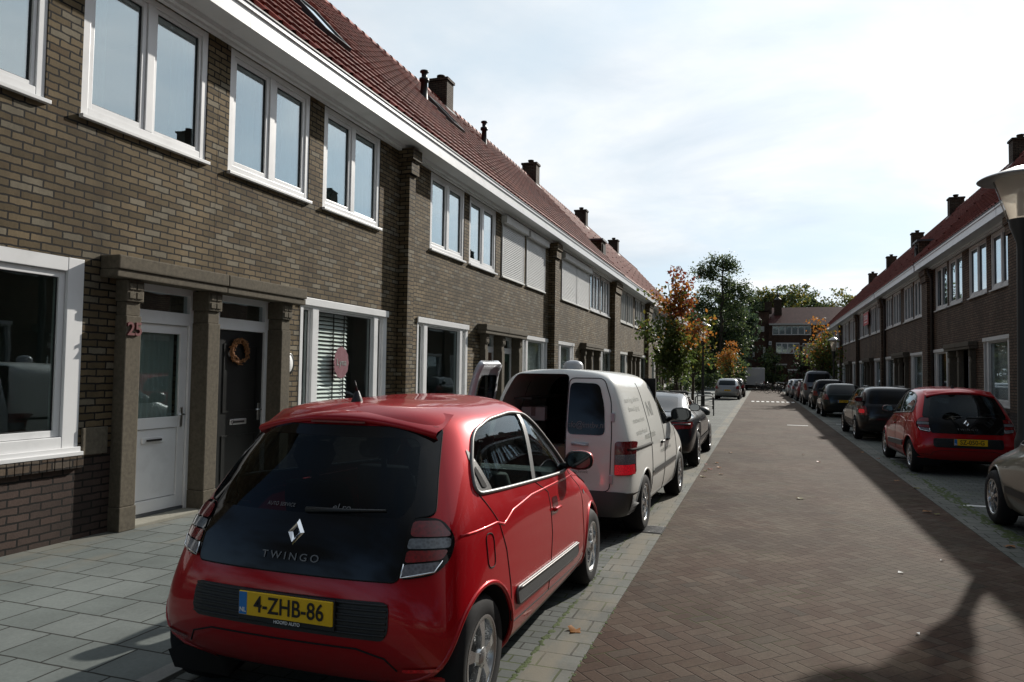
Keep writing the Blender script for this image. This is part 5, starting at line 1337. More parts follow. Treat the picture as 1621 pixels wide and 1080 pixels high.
# ---- the other parked cars
SEDAN = [
    (.12, .26, 4.5, .24, .76, .2, .2), (.0, .36, 4.6, .30, .83, .28, .28, dict(cr=.2)), (.0, .55, 4.65, .48, .865, .45, .45, dict(cr=.24)), (.03, .74, 4.6, .60, .87, .66, .62, dict(cr=.26, cf=.3)),
    (.07, .88, 4.2, .76, .855, .86, .80, dict(cr=.3, cf=.5)), (.14, .955, 3.55, .90, .80, .93, .89, dict(cr=.34)), (.55, 1.00, 3.25, 1.0, .70, 1.02, 1.0, dict(wr=.9)),
    (1.05, 1.18, 2.75, 1.20, .62, 1.18, 1.18, dict(wr=.9)), (1.45, 1.285, 2.35, 1.30, .54, 1.29, 1.29, dict(wr=.9)), (1.75, 1.33, 2.15, 1.33, .36, 1.335, 1.335)]
HATCH = [
    (.18, .22, 3.84, .22, .70, .19, .2), (.06, .26, 3.95, .25, .78, .22, .22), (.0, .44, 4.0, .44, .82, .40, .40, dict(cr=.2)), (.0, .64, 3.98, .60, .83, .60, .58, dict(cr=.22)),
    (.04, .82, 3.80, .74, .825, .84, .76, dict(cr=.24, cf=.4, wf=.9)), (.07, .91, 3.3, .88, .80, .94, .86, dict(cr=.24, cf=.5, wf=.9)), (.12, .98, 2.95, .96, .77, .99, .94, dict(cr=.24)),
    (.25, 1.15, 2.55, 1.15, .70, 1.15, 1.14, dict(cr=.2)), (.42, 1.31, 2.15, 1.33, .63, 1.31, 1.31, dict(cr=.18)), (.48, 1.375, 1.95, 1.38, .55, 1.36, 1.36), (.7, 1.41, 1.75, 1.41, .36, 1.42, 1.41)]
ESTATE = [tuple(r) for r in HATCH]
for k, (yr, z) in {7: (.17, 1.14), 8: (.27, 1.32), 9: (.30, 1.375), 10: (.5, 1.41)}.items(): ESTATE[k] = (yr, z) + ESTATE[k][2:]
hside = smooth_poly([(.62, 1.00), (2.72, .955), (2.08, 1.305), (1.05, 1.325), (.70, 1.2)], .06, 3)
hrear = smooth_poly([(-.56, .97), (.56, .97), (.50, 1.29), (-.50, 1.29)], .05, 3)
hwind = smooth_poly([(-.62, .99), (.62, .99), (.52, 1.32), (-.52, 1.32)], .07, 3)
hl1 = smooth_poly([(.56, .70), (.78, .72), (.77, .93), (.62, .95)], .03, 3)
pill = (((1.42, .985), (1.42, 1.315), .04),)
sside = smooth_poly([(1.05, .985), (3.05, .985), (2.45, 1.255), (1.75, 1.265)], .06, 3)
generic_car('parked_car', 'dark blue low coupe parked in front of the white van', 'car', (-1.93, 12.75, 0), R(-.5), SEDAN, (1, .97, .98), 'night_blue', (.90, 3.66), .315, sside,
    smooth_poly([(-.52, .48), (.52, .48), (.44, 1.34), (-.44, 1.34)], .08, 3), [smooth_poly([(.42, .70), (.80, .72), (.80, .83), (.46, .82)], .03, 3)], '7-KLB-90', .55, 't', None, .855, 'five', lvl=3, pillars=(((2.0, .99), (2.02, 1.26), .03),))
generic_car('parked_car', 'sand grey car cut off by the right picture edge, nearest on the right', 'car', (3.38, 6.46, 0), R(.5), HATCH, (1.02, 1.0, 1.02), 'sand_metal', (.72, 3.28), .305, hside, hrear, [hl1], None, .6, 'r', hwind, .83, 'nine', lvl=3, pillars=pill, glassm='dark_car_glass')
sag, _ = generic_car('parked_car', 'black estate car with one lit red tail lamp, ahead of the right red hatchback', 'car', (3.22, 20.75, 0), R(.6), ESTATE, (1.0, 1.10, 1.0), 'charcoal', (.80, 3.50), .30, smooth_poly([(.40, 1.00), (2.95, .955), (2.30, 1.305), (.70, 1.325)], .05, 3), hrear,
    [smooth_poly([(.60, .66), (.79, .68), (.785, .90), (.62, .90)], .03, 3)], None, .6, 'r', hwind, .82, 'seven', lampm='lens_dark_red', pillars=(((1.05, .985), (1.05, 1.315), .04), ((1.85, .97), (1.85, 1.31), .04)), roofrack=True)
SAG_LIT = _.patch(smooth_poly([(-.77, .72), (-.66, .72), (-.66, .82), (-.77, .82)], .03, 3), 'r', .013, .05).build('lit_bulb', 'lens_lit_red', sag)
generic_car('parked_car', 'dark green hatchback with yellow plate, third car in the right row', 'car', (3.20, 32.2, 0), R(.4), HATCH, (.98, .95, .98), 'bottle_green', (.66, 3.02), .29, hside, hrear, [hl1], 'VT-GN-28', .66, 'r', hwind, .80, 'seven', pillars=pill, lampm='lens_dark_red')
generic_car('parked_car', 'black car behind the green hatchback, below the grey van roof', 'car', (3.25, 39.0, 0), 0, ESTATE, (1.0, .95, 1.08), 'charcoal', (.70, 3.05), .30, hside, hrear, [hl1], None, .6, 'r', hwind, .81, 'seven', pillars=pill)
generic_car('parked_van', 'grey van with pale roof edge standing tallest in the right row', 'van', (3.15, 45.0, 0), 0, ESTATE, (1.02, 1.1, 1.42), 'grey_metal', (.75, 3.5), .31, [(.62, 1.35), (2.9, 1.32), (2.3, 1.8), (.7, 1.82)], [(-.6, 1.32), (.6, 1.32), (.54, 1.80), (-.54, 1.80)], [[(.62, .85), (.80, .88), (.79, 1.25), (.66, 1.25)]], None, .6, 'r', None, .83, 'seven', extras=False)
generic_car('parked_car', 'wine red car in the right row beyond the grey van', 'car', (3.05, 51.5, 0), 0, HATCH, (1, .98, 1.0), 'wine_paint', (.70, 3.1), .30, hside, hrear, [hl1], None, .6, 'r', hwind, .81, 'seven', pillars=pill, extras=False)
generic_car('parked_car', 'dark car in the right row with bright window glints, before the cyclists', 'car', (2.95, 57.6, 0), 0, HATCH, (1, .98, 1.02), 'grey_metal', (.70, 3.1), .30, hside, hrear, [hl1], None, .6, 'r', hwind, .81, 'seven', pillars=pill, extras=False)
generic_car('parked_car', 'farthest pale car of the right row', 'car', (2.85, 64.0, 0), 0, HATCH, (1, .98, 1.0), 'silver_paint', (.70, 3.1), .30, hside, hrear, [hl1], None, .6, 'r', hwind, .81, 'seven', pillars=pill, extras=False)
generic_car('parked_car', 'silver hatchback alone on the far left parking strip', 'car', (-2.15, 51.2, 0), R(-1), HATCH, (1, .98, 1.02), 'silver_paint', (.70, 3.1), .30, hside, hrear, [hl1], 'NF-20-K', .64, 'r', hwind, .81, 'seven', pillars=pill, lampm='lens_red', glassm='dark_car_glass')
generic_car('parked_car', 'black car parked ahead of the silver hatchback at far left', 'car', (-1.95, 57.4, 0), 0, HATCH, (1, .98, 1.02), 'charcoal', (.70, 3.1), .30, hside, hrear, [hl1], None, .6, 'r', hwind, .81, 'seven', pillars=pill, extras=False)
# box van at the end of the street
tr = thing('box_van', 'pale grey box van standing across the street end', 'van', (-.6, 87.5, 0), R(2))
b = MB(); b.box(-1.05, 1.05, .1, 3.3, .55, 2.55, 0, .05); b.build('cargo_box', 'van_silver', tr)
b = MB(); b.box(-.98, .98, 3.3, 5.0, .45, 1.25, 0, .08); b.box(-.93, .93, 3.3, 4.5, 1.25, 2.15, 0, .12); b.build('cab', 'van_silver', tr)
b = MB(); b.box(-1.03, 1.03, .02, .12, .40, .60, 0, .02); b.build('bumper', 'dark_void', tr)
for sg in (1, -1):
    for a in (.9, 4.1): wheel(tr, sg * .98, a, .34, sg, 'seven', .2)
    b = MB(); b.box(sg * .98 - .05, sg * .98 + .05, .06, .10, .75, 1.05); b.build('taillight', 'lens_red', tr)
# ---------------------------------------------------------------- street furniture
m_, t_ = new_mat('milk_glass')
d1 = t_.n('ShaderNodeBsdfPrincipled', Base_Color=(0.62, 0.60, 0.54, 1), Roughness=0.3)
d2 = t_.n('ShaderNodeBsdfTranslucent', Color=(0.90, 0.82, 0.74, 1))
d3 = t_.n('ShaderNodeBsdfTransparent', Color=(0.90, 0.89, 0.82, 1))
t_.n('ShaderNodeOutputMaterial', Surface=t_.n('ShaderNodeMixShader', i0=0.22, i1=t_.n('ShaderNodeMixShader', i0=0.50, i1=d2.outputs[0], i2=d3.outputs[0]), i2=d1.outputs[0]))
def lamp_post(label, x, y, k=1.0, z0=4.20, pr=.10):
    t = thing('street_lamp', label, 'lamp', (x, y, 0), 0, 'street lamps along the parking strips')
    b = MB(); b.lathe([(pr * 1.5, 0), (pr * 1.5, .75), (pr * 1.35, .80), (pr, .9), (pr * .72, z0 - .45), (pr * .80, z0 - .34), (.160 * k, z0 - .10), (.175 * k, z0 - .0)], 20); b.build('pole', 'dark_post', t)
    b = MB(); b.lathe([(.158 * k, z0), (.20 * k, z0 + .14), (.27 * k, z0 + .36), (.335 * k, z0 + .57), (.345 * k, z0 + .60)], 32); b.build('lamp_glass', 'milk_glass', t)
    for q in range(3):
        a = 2.1 * q + 2.9; b = MB(); b.tube([(.180 * k * math.cos(a), .180 * k * math.sin(a), z0 - .02), (.36 * k * math.cos(a), .36 * k * math.sin(a), z0 + .60)], .010, 6); b.build('lamp_strut', 'steel', t)
    b = MB(); b.lathe([(0, z0 + .80), (.10 * k, z0 + .785), (.30 * k, z0 + .715), (.56 * k, z0 + .628), (.60 * k, z0 + .604), (.595 * k, z0 + .596), (.55 * k, z0 + .602), (.30 * k, z0 + .64), (0, z0 + .65)], 40); b.build('lamp_hat', 'lamp_hat_grey', t)
    b = MB(); b.lathe([(.0, z0 + .06), (.045, z0 + .06), (.05, z0 + .38), (.03, z0 + .42), (0, z0 + .42)], 12); b.build('bulb', 'box_white', t)
    return t
mat('lamp_hat_grey', (0.34, 0.35, 0.36), 0.4, var=0.1)
lamp_post('near street lamp with wide flat hat at the right picture edge, behind the red hatchback', 3.65, 12.52, .93, 4.02, .085)
lamp_post('slim street lamp on the left, between autumn tree and steel hoop', -2.30, 31.6, .55, 3.1, .055)
lamp_post('far street lamp on the right, beside the right autumn tree', 3.9, 44.6, .55, 3.1, .055)
def hoop(label, x, y, rz, wd=.72, ht=.80):
    b = MB(); b.tube([(-wd / 2, 0, 0), (-wd / 2, 0, ht - .08), (-wd / 2 + .08, 0, ht), (wd / 2 - .08, 0, ht), (wd / 2, 0, ht - .08), (wd / 2, 0, 0)], .024, 8); b.tube([(-wd / 2, 0, ht * .5), (wd / 2, 0, ht * .5)], .016, 8)
    o = b.build('guard_hoop', 'grey_plastic'); tag(o, label, 'barrier', 'steel guard hoops'); o.location = (x, y, 0); o.rotation_euler = (0, 0, rz)
hoop('steel hoop right beside the left slim lamp', -2.16, 30.6, R(8)); hoop('steel hoop behind the left slim lamp, farther away', -2.55, 36.5, R(4))
pt = MB(); pt.lathe([(.0, .0), (.30, 0), (.34, .12), (.26, .26), (.10, .33), (0, .34)], 14, org=(0, 0, 0)); o = pt.build('ground_sack', 'bin_dark'); tag(o, 'dark round bundle at the foot of the left slim lamp', 'bundle'); o.location = (-2.30, 31.2, 0)
def bin_(label, x, y, rz):
    t = thing('wheelie_bin', label, 'bin', (x, y, .02), rz, 'dark wheelie bins')
    b = MB(); v = []
    for z, k in ((.10, .78), (.95, 1.0)): v += [(-.27 * k, -.32 * k, z), (.27 * k, -.32 * k, z), (.27 * k, .30 * k, z), (-.27 * k, .30 * k, z)]
    b.add(v, [(0, 1, 5, 4), (1, 2, 6, 5), (2, 3, 7, 6), (3, 0, 4, 7), (3, 2, 1, 0), (4, 5, 6, 7)]); b.box(-.29, .29, -.34, .32, .93, .975, 0, .01); b.build('bin_body', 'bin_dark', t)
    b = MB(); b.box(-.30, .30, -.36, .34, .977, 1.03, 0, .015); b.box(-.24, .24, -.30, .28, 1.03, 1.06, 0, .02); b.tube([(-.26, .37, 1.0), (.26, .37, 1.0)], .018, 6); b.build('lid', 'bin_dark', t)
    for sg in (1, -1): b = MB(); b.lathe([(0, -.02), (.10, -.02), (.10, .02), (0, .02)], 14, axis='x', org=(sg * .24, .26, .10)); b.build('wheel', 'rubber', t)
bin_('dark wheelie bin behind the coupe, left of its twin', -3.35, 25.6, R(80)); bin_('dark wheelie bin behind the coupe, right of its twin', -2.72, 25.9, R(95))

def bicycle(label, x, y, rz, col='dark_post', lean=.12):
    t = thing('bicycle', label, 'bicycle', (x, y, 0), rz, 'bicycles parked near the street end'); t.rotation_euler = (lean, 0, rz)
    for yy in (-.52, .54):
        b = MB(); b.tube([(yy + .33 * math.cos(R(a)), 0, .34 + .33 * math.sin(R(a))) for a in range(0, 360, 15)], .018, 6, closed=True)
        for a in range(0, 180, 30): b.tube([(yy + .32 * math.cos(R(a)), 0, .34 + .32 * math.sin(R(a))), (yy - .32 * math.cos(R(a)), 0, .34 - .32 * math.sin(R(a)))], .003, 3)
        b.build('wheel', 'rubber', t)
    b = MB()
    for p in (((-.52, 0, .34), (-.08, 0, .30)), ((-.08, 0, .30), (-.22, 0, .86)), ((-.52, 0, .34), (-.20, 0, .78)), ((-.20, 0, .78), (.38, 0, .80)), ((-.08, 0, .30), (.40, 0, .70)), ((.54, 0, .34), (.36, 0, .98))): b.tube(p, .017, 6)
    b.build('frame', col, t)
    b = MB(); b.tube([(.30, -.27, 1.03), (.37, -.1, 1.02), (.37, .1, 1.02), (.30, .27, 1.03)], .014, 6); b.build('handlebar', 'steel', t)
    b = MB(); b.add([(-.36, -.09, .91), (-.36, .09, .91), (-.10, .02, .90), (-.10, -.02, .90), (-.34, -.07, .86), (-.34, .07, .86), (-.12, .015, .86), (-.12, -.015, .86)], [(0, 1, 2, 3), (7, 6, 5, 4), (0, 4, 5, 1), (1, 5, 6, 2), (2, 6, 7, 3), (3, 7, 4, 0)]); b.build('saddle', 'black_plastic', t)
for k, (x, y, a) in enumerate(((1.05, 72.5, 20), (1.75, 70.6, 70), (.35, 77.0, -15), (1.5, 76.0, 60), (2.2, 68.8, 80), (-.2, 80.5, 10))):
    bicycle(('first', 'second', 'third', 'fourth', 'fifth', 'farthest')[k] + ' dark bicycle in the parked cluster at the street end', x, y, R(a))

t = thing('drain_grate', 'square cast iron drain grate in the left gutter by the van', 'drain', (-1.115, 7.85, .003))
b = MB(); b.box(-.15, .15, -.19, .19, -.02, .004, 0); b.build('frame', 'dark_void', t)
for k in range(6): b = MB(); b.box(-.135, .135, -.165 + k * .058, -.130 + k * .058, .004, .010, 0, .002); b.build('bar', 'grey_plastic', t)
# white studs of the road hump, and other paint
b = MB()
for k in range(9): x = -.55 + k * .30; b.box(x, x + .17, 48.6, 49.9, .001, .006)
o = b.build('road_marking', 'road_white'); o['kind'] = 'structure'
b = MB(); b.box(.85, 1.5, 26.2, 26.36, .001, .005); o = b.build('road_marking', 'road_white'); o['kind'] = 'structure'
for k in range(6):
    y = 10.9 + 5.6 * k; b = MB(); b.box(2.50, 2.98, y, y + .10, .001, .005); o = b.build('parking_marking', 'road_white'); o['kind'] = 'structure'

# fallen leaves and scraps on the road
LMATS = ('leaf_orange', 'leaf_olive', 'wicker', 'leaf_red')
def leaf_shape():
    b = MB(); s = random.uniform(.035, .06); n = 9; vs = [(0, 0, .006)]
    for i in range(n):
        a = 6.283 * i / n; r = s * (1.0 if i % 2 == 0 else .58) * random.uniform(.8, 1.15); vs.append((r * math.cos(a), r * math.sin(a), random.uniform(.0, .022)))
    b.add(vs, [(0, 1 + i, 1 + (i + 1) % n) for i in range(n)], 0, True); return b
lv = [(1.95, 10.2), (2.02, 10.05), (2.3, 8.4), (-.83, 13.2), (-.7, 13.5), (-.9, 12.9), (-.62, 12.6), (-.95, 13.9), (-.78, 14.2), (-.88, 12.2), (.85, 16.5), (1.05, 15.2), (-1.12, 4.6), (2.2, 12.3), (2.05, 13.0), (2.25, 16.4), (2.1, 17.6), (.5, 10.6), (-.6, 16.2)]
for k, (x, y) in enumerate(lv):
    o = leaf_shape().build('fallen_leaf', LMATS[k % 4]); o.location = (x, y, .006); o.rotation_euler = (0, 0, random.uniform(0, 6)); 
    tag(o, 'small dry autumn leaf lying on the paving', 'leaf', 'fallen leaves on the street')
for k, (x, y) in enumerate(((1.12, 6.95), (.96, 5.35), (1.55, 7.55), (1.85, 5.9))):
    b = MB(); s = random.uniform(.014, .024); b.add([(-s, -s * .6, .004), (s, -s * .5, .010), (s * .8, s * .6, .004), (-s * .7, s * .7, .012)], [(0, 1, 2, 3)]); o = b.build('litter_scrap', 'road_white'); o.location = (x, y, .004); o.rotation_euler = (0, 0, k * 1.3)
    tag(o, 'tiny white scrap lying on the brick road', 'scrap', 'white scraps on the road')

# ---------------------------------------------------------------- trees
def limb(b, p0, p1, r0, r1, wob=.06, n=5):
    P = []; Rr = []
    for i in range(n + 1):
        f = i / n; q = Vector(p0).lerp(Vector(p1), f); q += Vector((random.gauss(0, wob), random.gauss(0, wob), 0)) * math.sin(f * math.pi); P.append(q); Rr.append(r0 + (r1 - r0) * f)
    b.tube(P, Rr, 7); return P
def leaf_quad(b, c, s, mi):
    n = Vector((random.gauss(0, 1), random.gauss(0, 1), random.gauss(.25, 1))).normalized(); t = n.orthogonal().normalized(); t = Matrix.Rotation(random.uniform(0, 6.28), 3, n) @ t; q = n.cross(t); w_ = random.uniform(.55, .8)
    c = Vector(c); b.add([c - t * s, c + q * s * w_ * .9 - t * s * .1 + n * s * .15, c + t * s, c - q * s * w_ - t * s * .1 + n * s * .15], [(0, 1, 2, 3)], mi)
def street_tree(label, x, y, ht, crown, zc, n_tips, leaves, lsz, colorf, mats, group, trunk_r=.09, fork=1.3, cl=.28):
    t = thing('street_tree', label, 'tree', (x, y, 0), random.uniform(0, 6), group); b = MB(); tips = []
    limb(b, (0, 0, 0), (.03, .02, fork), trunk_r * 1.25, trunk_r, .02)
    nb = 7
    for k in range(nb):
        a = 6.283 * k / nb + random.uniform(-.3, .3); f = random.uniform(.45, .95); rr = crown * f
        top = Vector((rr * math.cos(a), rr * math.sin(a), zc + (ht - zc) * random.uniform(-.2, .55) * (1.1 - f)))
        if k == 0: top = Vector((.05, .05, ht - .35))
        if k == 1: top = Vector((-.25, .2, ht - 1.0))
        if k == 2: top = Vector((.35, -.1, ht - 1.3))
        P = limb(b, (.02, .01, fork - .05 + .2 * random.random()), top, trunk_r * .62, .012, .10, 7); 
        for q in range(n_tips):
            i = random.randint(2, 7) if k > 2 else random.choice((2, 3, 4, 4, 5, 5, 6, 6, 7)); p = P[i]; d = Vector((random.gauss(0, .45), random.gauss(0, .45), random.gauss(.15, .4))) * (crown * .42)
            P2 = limb(b, p, p + d, .014, .005, .03, 3); tips.append(P2[-1]); tips.append(P2[2])
    b.build('trunk', 'bark', t)
    lb = MB()
    for tp in tips:
        m = int(leaves / len(tips) * random.uniform(.5, 1.5))
        for _ in range(m):
            c = tp + Vector((random.gauss(0, cl), random.gauss(0, cl), random.gauss(-.05, cl * .9)))
            r = math.hypot(c.x, c.y); 
            if r > crown * 1.25 or c.z > ht * 1.05: continue
            leaf_quad(lb, c, lsz * random.uniform(.6, 1.25), colorf(c, tp))
    lb.build('crown', mats, t); return t
def col_a(c, tp):
    h = (c.z - 2.0) / 4.2; v = math.sin(tp.x * 3.1 + 1) * .25 + math.sin(tp.y * 4.3) * .2 + random.gauss(0, .16) + (c.x * .12)
    k = h + v
    return 0 if k < .40 else 1 if k < .58 else 2 if k < .86 else 3
street_tree('tall young tree with green and orange autumn leaves behind the dark coupe', -3.10, 28.6, 6.2, 1.5, 3.5, 9, 3700, .085, col_a, ['leaf_green', 'leaf_olive', 'leaf_orange', 'leaf_red'], 'young street trees', .085, 1.35, .20)
def col_b(c, tp): k = (c.z - 2.0) / 3 + random.gauss(0, .3) + math.sin(tp.x * 4) * .2; return 0 if k < .5 else 1 if k < .75 else 2
street_tree('round young autumn tree on the right, in front of the far houses', 3.55, 47.0, 5.0, 1.45, 3.3, 6, 2200, .09, col_b, ['leaf_green', 'leaf_olive', 'leaf_orange'], 'young street trees', .08, 1.5, .24)
def col_c(c, tp): k = (c.z - 2.0) / 3 + random.gauss(0, .25); return 0 if k < .12 else 1 if k < .32 else 2
street_tree('small bright orange tree at the far end on the left', -2.75, 71.0, 4.75, 1.35, 3.2, 6, 2200, .10, col_c, ['leaf_mid', 'leaf_olive', 'leaf_orange'], 'young street trees', .08, 1.4, .28)
street_tree('second young tree in the left row, right behind the tall autumn tree', -3.3, 38.5, 4.6, 1.2, 3.0, 6, 1500, .09, col_b, ['leaf_green', 'leaf_olive', 'leaf_orange'], 'young street trees', .07, 1.5, .24)

def big_tree(label, x, y, ht, blobs, n, sz, mats, trunk_r=.28, name='tree', group='trees beyond the street end', flat=.8):
    t = thing(name, label, 'tree', (x, y, 0), 0, group); b = MB(); limb(b, (0, 0, 0), (.2, 0, ht * .8), trunk_r, .06, .15, 8)
    lb = MB(); tot = sum(q[3] ** 2 for q in blobs)
    for (bx, by, bz, br) in blobs:
        limb(b, (.05, 0, max(.5, bz - br * 1.1 - .6)), (bx, by, bz), trunk_r * .35, .03, .12, 4)
        m = int(n * br * br / tot); subs = [Vector((random.gauss(0, .55), random.gauss(0, .55), random.gauss(0, .5))) * br for _ in range(max(4, int(br * 7)))]
        for _ in range(m):
            s_ = random.choice(subs); c = Vector((bx, by, bz)) + s_ + Vector((random.gauss(0, .26), random.gauss(0, .26), random.gauss(0, .20 * flat))) * br
            leaf_quad(lb, c, sz * random.uniform(.6, 1.4), random.randrange(len(mats)))
    b.build('trunk', 'bark', t); lb.build('crown', mats, t); return t
# tall dark pine with flat branch layers
pine = thing('pine_tree', 'tall dark pine with layered flat branches rising over the left roofs', 'tree', (-4.6, 88, 0), 0, 'trees beyond the street end')
b = MB(); P = limb(b, (0, 0, 0), (.4, 0, 15.6), .34, .05, .25, 12); lb = MB()
for (z, a, l) in ((14.9, 10, 1.0), (14.6, 150, 1.2), (14.2, 350, 1.8), (13.3, 175, 2.6), (13.0, 185, 3.0), (12.4, 20, 1.6), (11.6, 5, 2.6), (11.2, 200, 2.2), (10.8, 340, 3.0), (10.4, 120, 2.2), (9.9, 180, 3.2), (9.5, 15, 2.6), (8.8, 190, 3.0), (8.2, 350, 2.8), (7.6, 170, 3.0), (7.0, 20, 3.2), (6.2, 200, 3.2), (5.4, 0, 3.2), (4.6, 180, 3.2), (3.6, 10, 3.4), (2.6, 190, 3.4)):
    a += random.uniform(-35, 35); l *= random.uniform(.75, 1.15); z += random.uniform(-.25, .25); e = Vector((.3 + l * math.cos(R(a)), l * math.sin(R(a)) * .8, z + random.uniform(.0, .35) * l)); limb(b, (.3, 0, z - .4), e, .09, .02, .08, 4)
    for _ in range(int(330 + 170 * l)):
        f = random.uniform(.25, 1.1); c = Vector((.3, 0, z - .2)).lerp(e, f) + Vector((random.gauss(0, .40), random.gauss(0, .5), random.gauss(.05, .42)))
        leaf_quad(lb, c, random.uniform(.07, .17), random.randrange(2))
b.build('trunk', 'bark', pine); lb.build('crown', ['leaf_dark', 'leaf_mid'], pine)
def blobs(w_, h0, h1, n, r0, r1): return [(random.uniform(-w_, w_), random.uniform(-w_, w_) * .6, h0 + (h1 - h0) * random.random() ** .8, random.uniform(r0, r1)) for _ in range(n)]
for (x, y, ht, w_, n, ms, lab) in ((-8.5, 92, 9.5, 3.2, 5200, ['leaf_dark', 'leaf_dark', 'leaf_mid'], 'dark broad tree at the end of the left house row'),
        (-4.2, 94, 10.0, 2.6, 6500, ['leaf_dark'], 'low dark tree below the pine at the left street end'),
        (-3.2, 112, 14.6, 3.6, 8200, ['leaf_mid', 'leaf_dark'], 'mid green round tree left of the end building'),
        (-.2, 118, 14.0, 3.0, 6500, ['leaf_mid', 'leaf_olive', 'leaf_mid'], 'lighter green tree touching the gable of the end building'),
        (6.6, 128, 15.6, 3.0, 3000, ['leaf_dark', 'leaf_mid'], 'tree showing over the roof of the end building, right of its turret'),
        (2.6, 116, 14.2, 3.0, 6000, ['leaf_mid', 'leaf_olive', 'leaf_dark'], 'bright green tree behind the chimney of the end building'),
        (10.5, 130, 15.8, 3.4, 3000, ['leaf_mid', 'leaf_olive'], 'pale green tree top over the right rows end')):
    big_tree(lab, x, y, ht, blobs(w_, 2.0, ht - 1.0, 24, 1.1, 2.0), int(n * 1.5), .21, ms)
lb = MB()
for k in range(90):
    X_ = -26 + 56 * random.random(); Y_ = 134 + 10 * random.random(); zt = 11.5 + 3.6 * math.sin(X_ * .45) * .5 + random.uniform(-1.2, 1.8); r_ = random.uniform(1.8, 3.0); mi = random.randrange(3)
    for j in range(3):
        zc_ = zt - r_ - j * 3.6 + random.uniform(-.8, .8)
        for _ in range(130): leaf_quad(lb, (X_ + random.gauss(0, r_ * .5), Y_ + random.gauss(0, r_ * .5), max(.3, zc_ + random.gauss(0, r_ * .52))), random.uniform(.22, .48), mi)
wood = lb.build('wood', ['leaf_dark', 'leaf_mid', 'leaf_olive']); tag(wood, 'far green wood closing the skyline behind the end building', 'wood', None, 'stuff')
big_tree('broad dark hedge closing the view at the left street end', -8.0, 84, 4.2, [(random.uniform(-3.2, 5.6), random.uniform(-.7, .7), random.uniform(.6, 3.4), random.uniform(.7, 1.2)) for _ in range(22)], 5200, .17, ['leaf_dark', 'leaf_mid'], .1, 'hedge', 'bushes along the left pavement')
big_tree('purple leaved bush in front of the end building', 4.1, 89, 4.2, blobs(1.0, .8, 3.4, 8, .6, 1.0), 1600, .16, ['leaf_purple', 'leaf_dark'], .1, 'bush', 'bushes by the end building')
big_tree('ivy-dark tall bush against the gable of the end building', 1.5, 96, 5.6, blobs(1.1, .8, 4.6, 9, .7, 1.1), 1800, .16, ['leaf_dark', 'leaf_mid'], .1, 'bush', 'bushes by the end building')
big_tree('low green bush beyond the last left house', -5.0, 66.5, 2.2, blobs(.8, .5, 1.7, 7, .5, .8), 1300, .11, ['leaf_dark', 'leaf_mid'], .05, 'bush', 'bushes along the left pavement')
big_tree('dark clipped shrub by the left pavement near the second tree', -4.6, 44, 1.6, blobs(.6, .4, 1.2, 6, .4, .6), 900, .08, ['leaf_dark', 'leaf_mid'], .05, 'bush', 'bushes along the left pavement')

# ---------------------------------------------------------------- the building at the end of the street
eb = thing('corner_building', 'dark brick building with steep roof and turret closing the street', 'building', (0, 100, 0), 0)
b = MB(); b.box(1.0, 13.0, 0, 9, 0, 8.4)
b.add([(-1.8, .3, 0), (1.0, .3, 0), (1.0, .3, 10.0), (-.80, .3, 10.0), (-1.8, .3, 5.2), (-1.8, 9, 0), (1.0, 9, 0), (1.0, 9, 10.0), (-.80, 9, 10.0), (-1.8, 9, 5.2)], [(0, 1, 2, 3, 4), (0, 4, 9, 5), (4, 3, 8, 9), (5, 9, 8, 7, 6)]); b.build('wall', 'far_brick', eb)
b = MB(); b.add([(.95, -.5, 8.4), (13.4, -.5, 8.4), (13.4, 9.4, 8.4), (.95, 9.4, 8.4), (1.2, 4.5, 10.9), (12, 4.5, 10.9)], [(0, 1, 5, 4), (1, 2, 5), (2, 3, 4, 5), (3, 0, 4)])
b.add([(-.95, .0, 10.02), (1.1, .0, 10.12), (1.1, 8, 10.12), (-.95, 8, 10.02), (-2.0, -.1, 5.0), (-2.0, 9.2, 5.0)], [(0, 1, 2, 3), (4, 0, 3, 5)]); b.build('roof', 'far_tiles', eb)
b = MB(); b.box(1.05, 13.4, -.55, -.30, 8.22, 8.42); b.build('fascia', 'old_white_paint', eb)
b = MB(); b.box(.5, 1.4, 1.0, 1.8, 9.8, 11.25); b.box(.44, 1.46, .94, 1.86, 11.25, 11.38); b.build('chimney', 'dark_brick', eb)
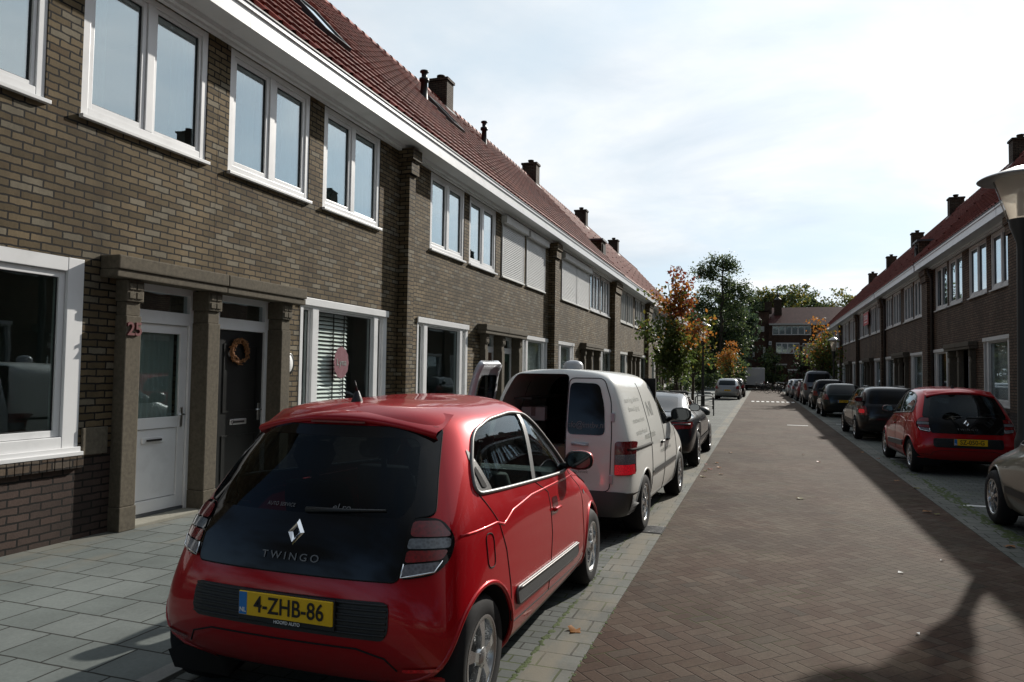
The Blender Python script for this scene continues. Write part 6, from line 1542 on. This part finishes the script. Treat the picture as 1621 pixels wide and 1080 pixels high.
tu = MB(); tu.box(1.7, 2.65, 2.0, 3.0, 9.0, 11.6); tu.box(1.6, 2.75, 1.9, 3.1, 11.6, 11.75); tu.build('turret', 'dark_brick', eb)
tu = MB(); tu.lathe([(.46, 11.75), (.40, 11.9), (.16, 12.05), (.09, 12.2), (.20, 12.3), (.20, 12.42), (.07, 12.55), (.04, 12.85), (.12, 12.95), (.03, 13.05), (.015, 13.6)], 12, org=(2.17, 2.5, 0)); tu.build('turret_spire', 'dark_post', eb)
def ebw(x0, x1, z0, z1, nx, fm='white_paint'):
    f = MB(); bw = (x1 - x0) / nx; f.box(x0, x1, -.07, .0, z0, z0 + .10); f.box(x0, x1, -.07, .0, z1 - .12, z1)
    for k in range(nx + 1): f.box(x0 + k * bw - .07 * (k > 0), x0 + k * bw + .07 * (k < nx), -.069, .0, z0 + .10, z1 - .12)
    w_ = f.build('window', fm, eb); g = MB(); g.box(x0, x1, -.03, -.012, z0 + .10, z1 - .12); g.build('pane', 'pane_glass', w_)
    c = MB(); c.box(x0 + .05, x1 - .05, -.010, -.002, z0 + .1, z1 - .1); c.build('room_dark', 'room', w_)
ebw(1.45, 6.1, 6.95, 8.15, 6); ebw(-.25, .65, 7.55, 8.45, 3) if False else ebw(1.02, 1.35, 5.65, 6.15, 1)
ebw(1.9, 4.7, 4.55, 5.95, 4); ebw(5.1, 6.9, 4.1, 5.9, 3)
b = MB(); b.box(-.35, .45, .22, .29, 7.4, 8.1); b.build('gable_window', 'old_white_paint', eb)
b = MB(); b.box(-1.0, -.75, .22, .29, 4.1, 5.6); b.build('gable_window', 'old_white_paint', eb)
b = MB(); b.box(.1, .9, .22, .29, 4.0, 4.3); b.box(.3, .6, .22, .29, 4.3, 5.4); b.build('gable_window', 'old_white_paint', eb)
b = MB(); b.box(1.6, 3.2, -.6, 0, 3.05, 3.22); b.build('door_canopy', 'old_white_paint', eb)
b = MB(); b.box(3.3, 4.6, -.5, 0, 2.35, 2.55); b.build('porch_band', 'old_white_paint', eb)
b = MB(); b.box(3.4, 4.5, -.03, .02, .1, 2.3); b.build('door_leaf', 'brown_paint', eb)
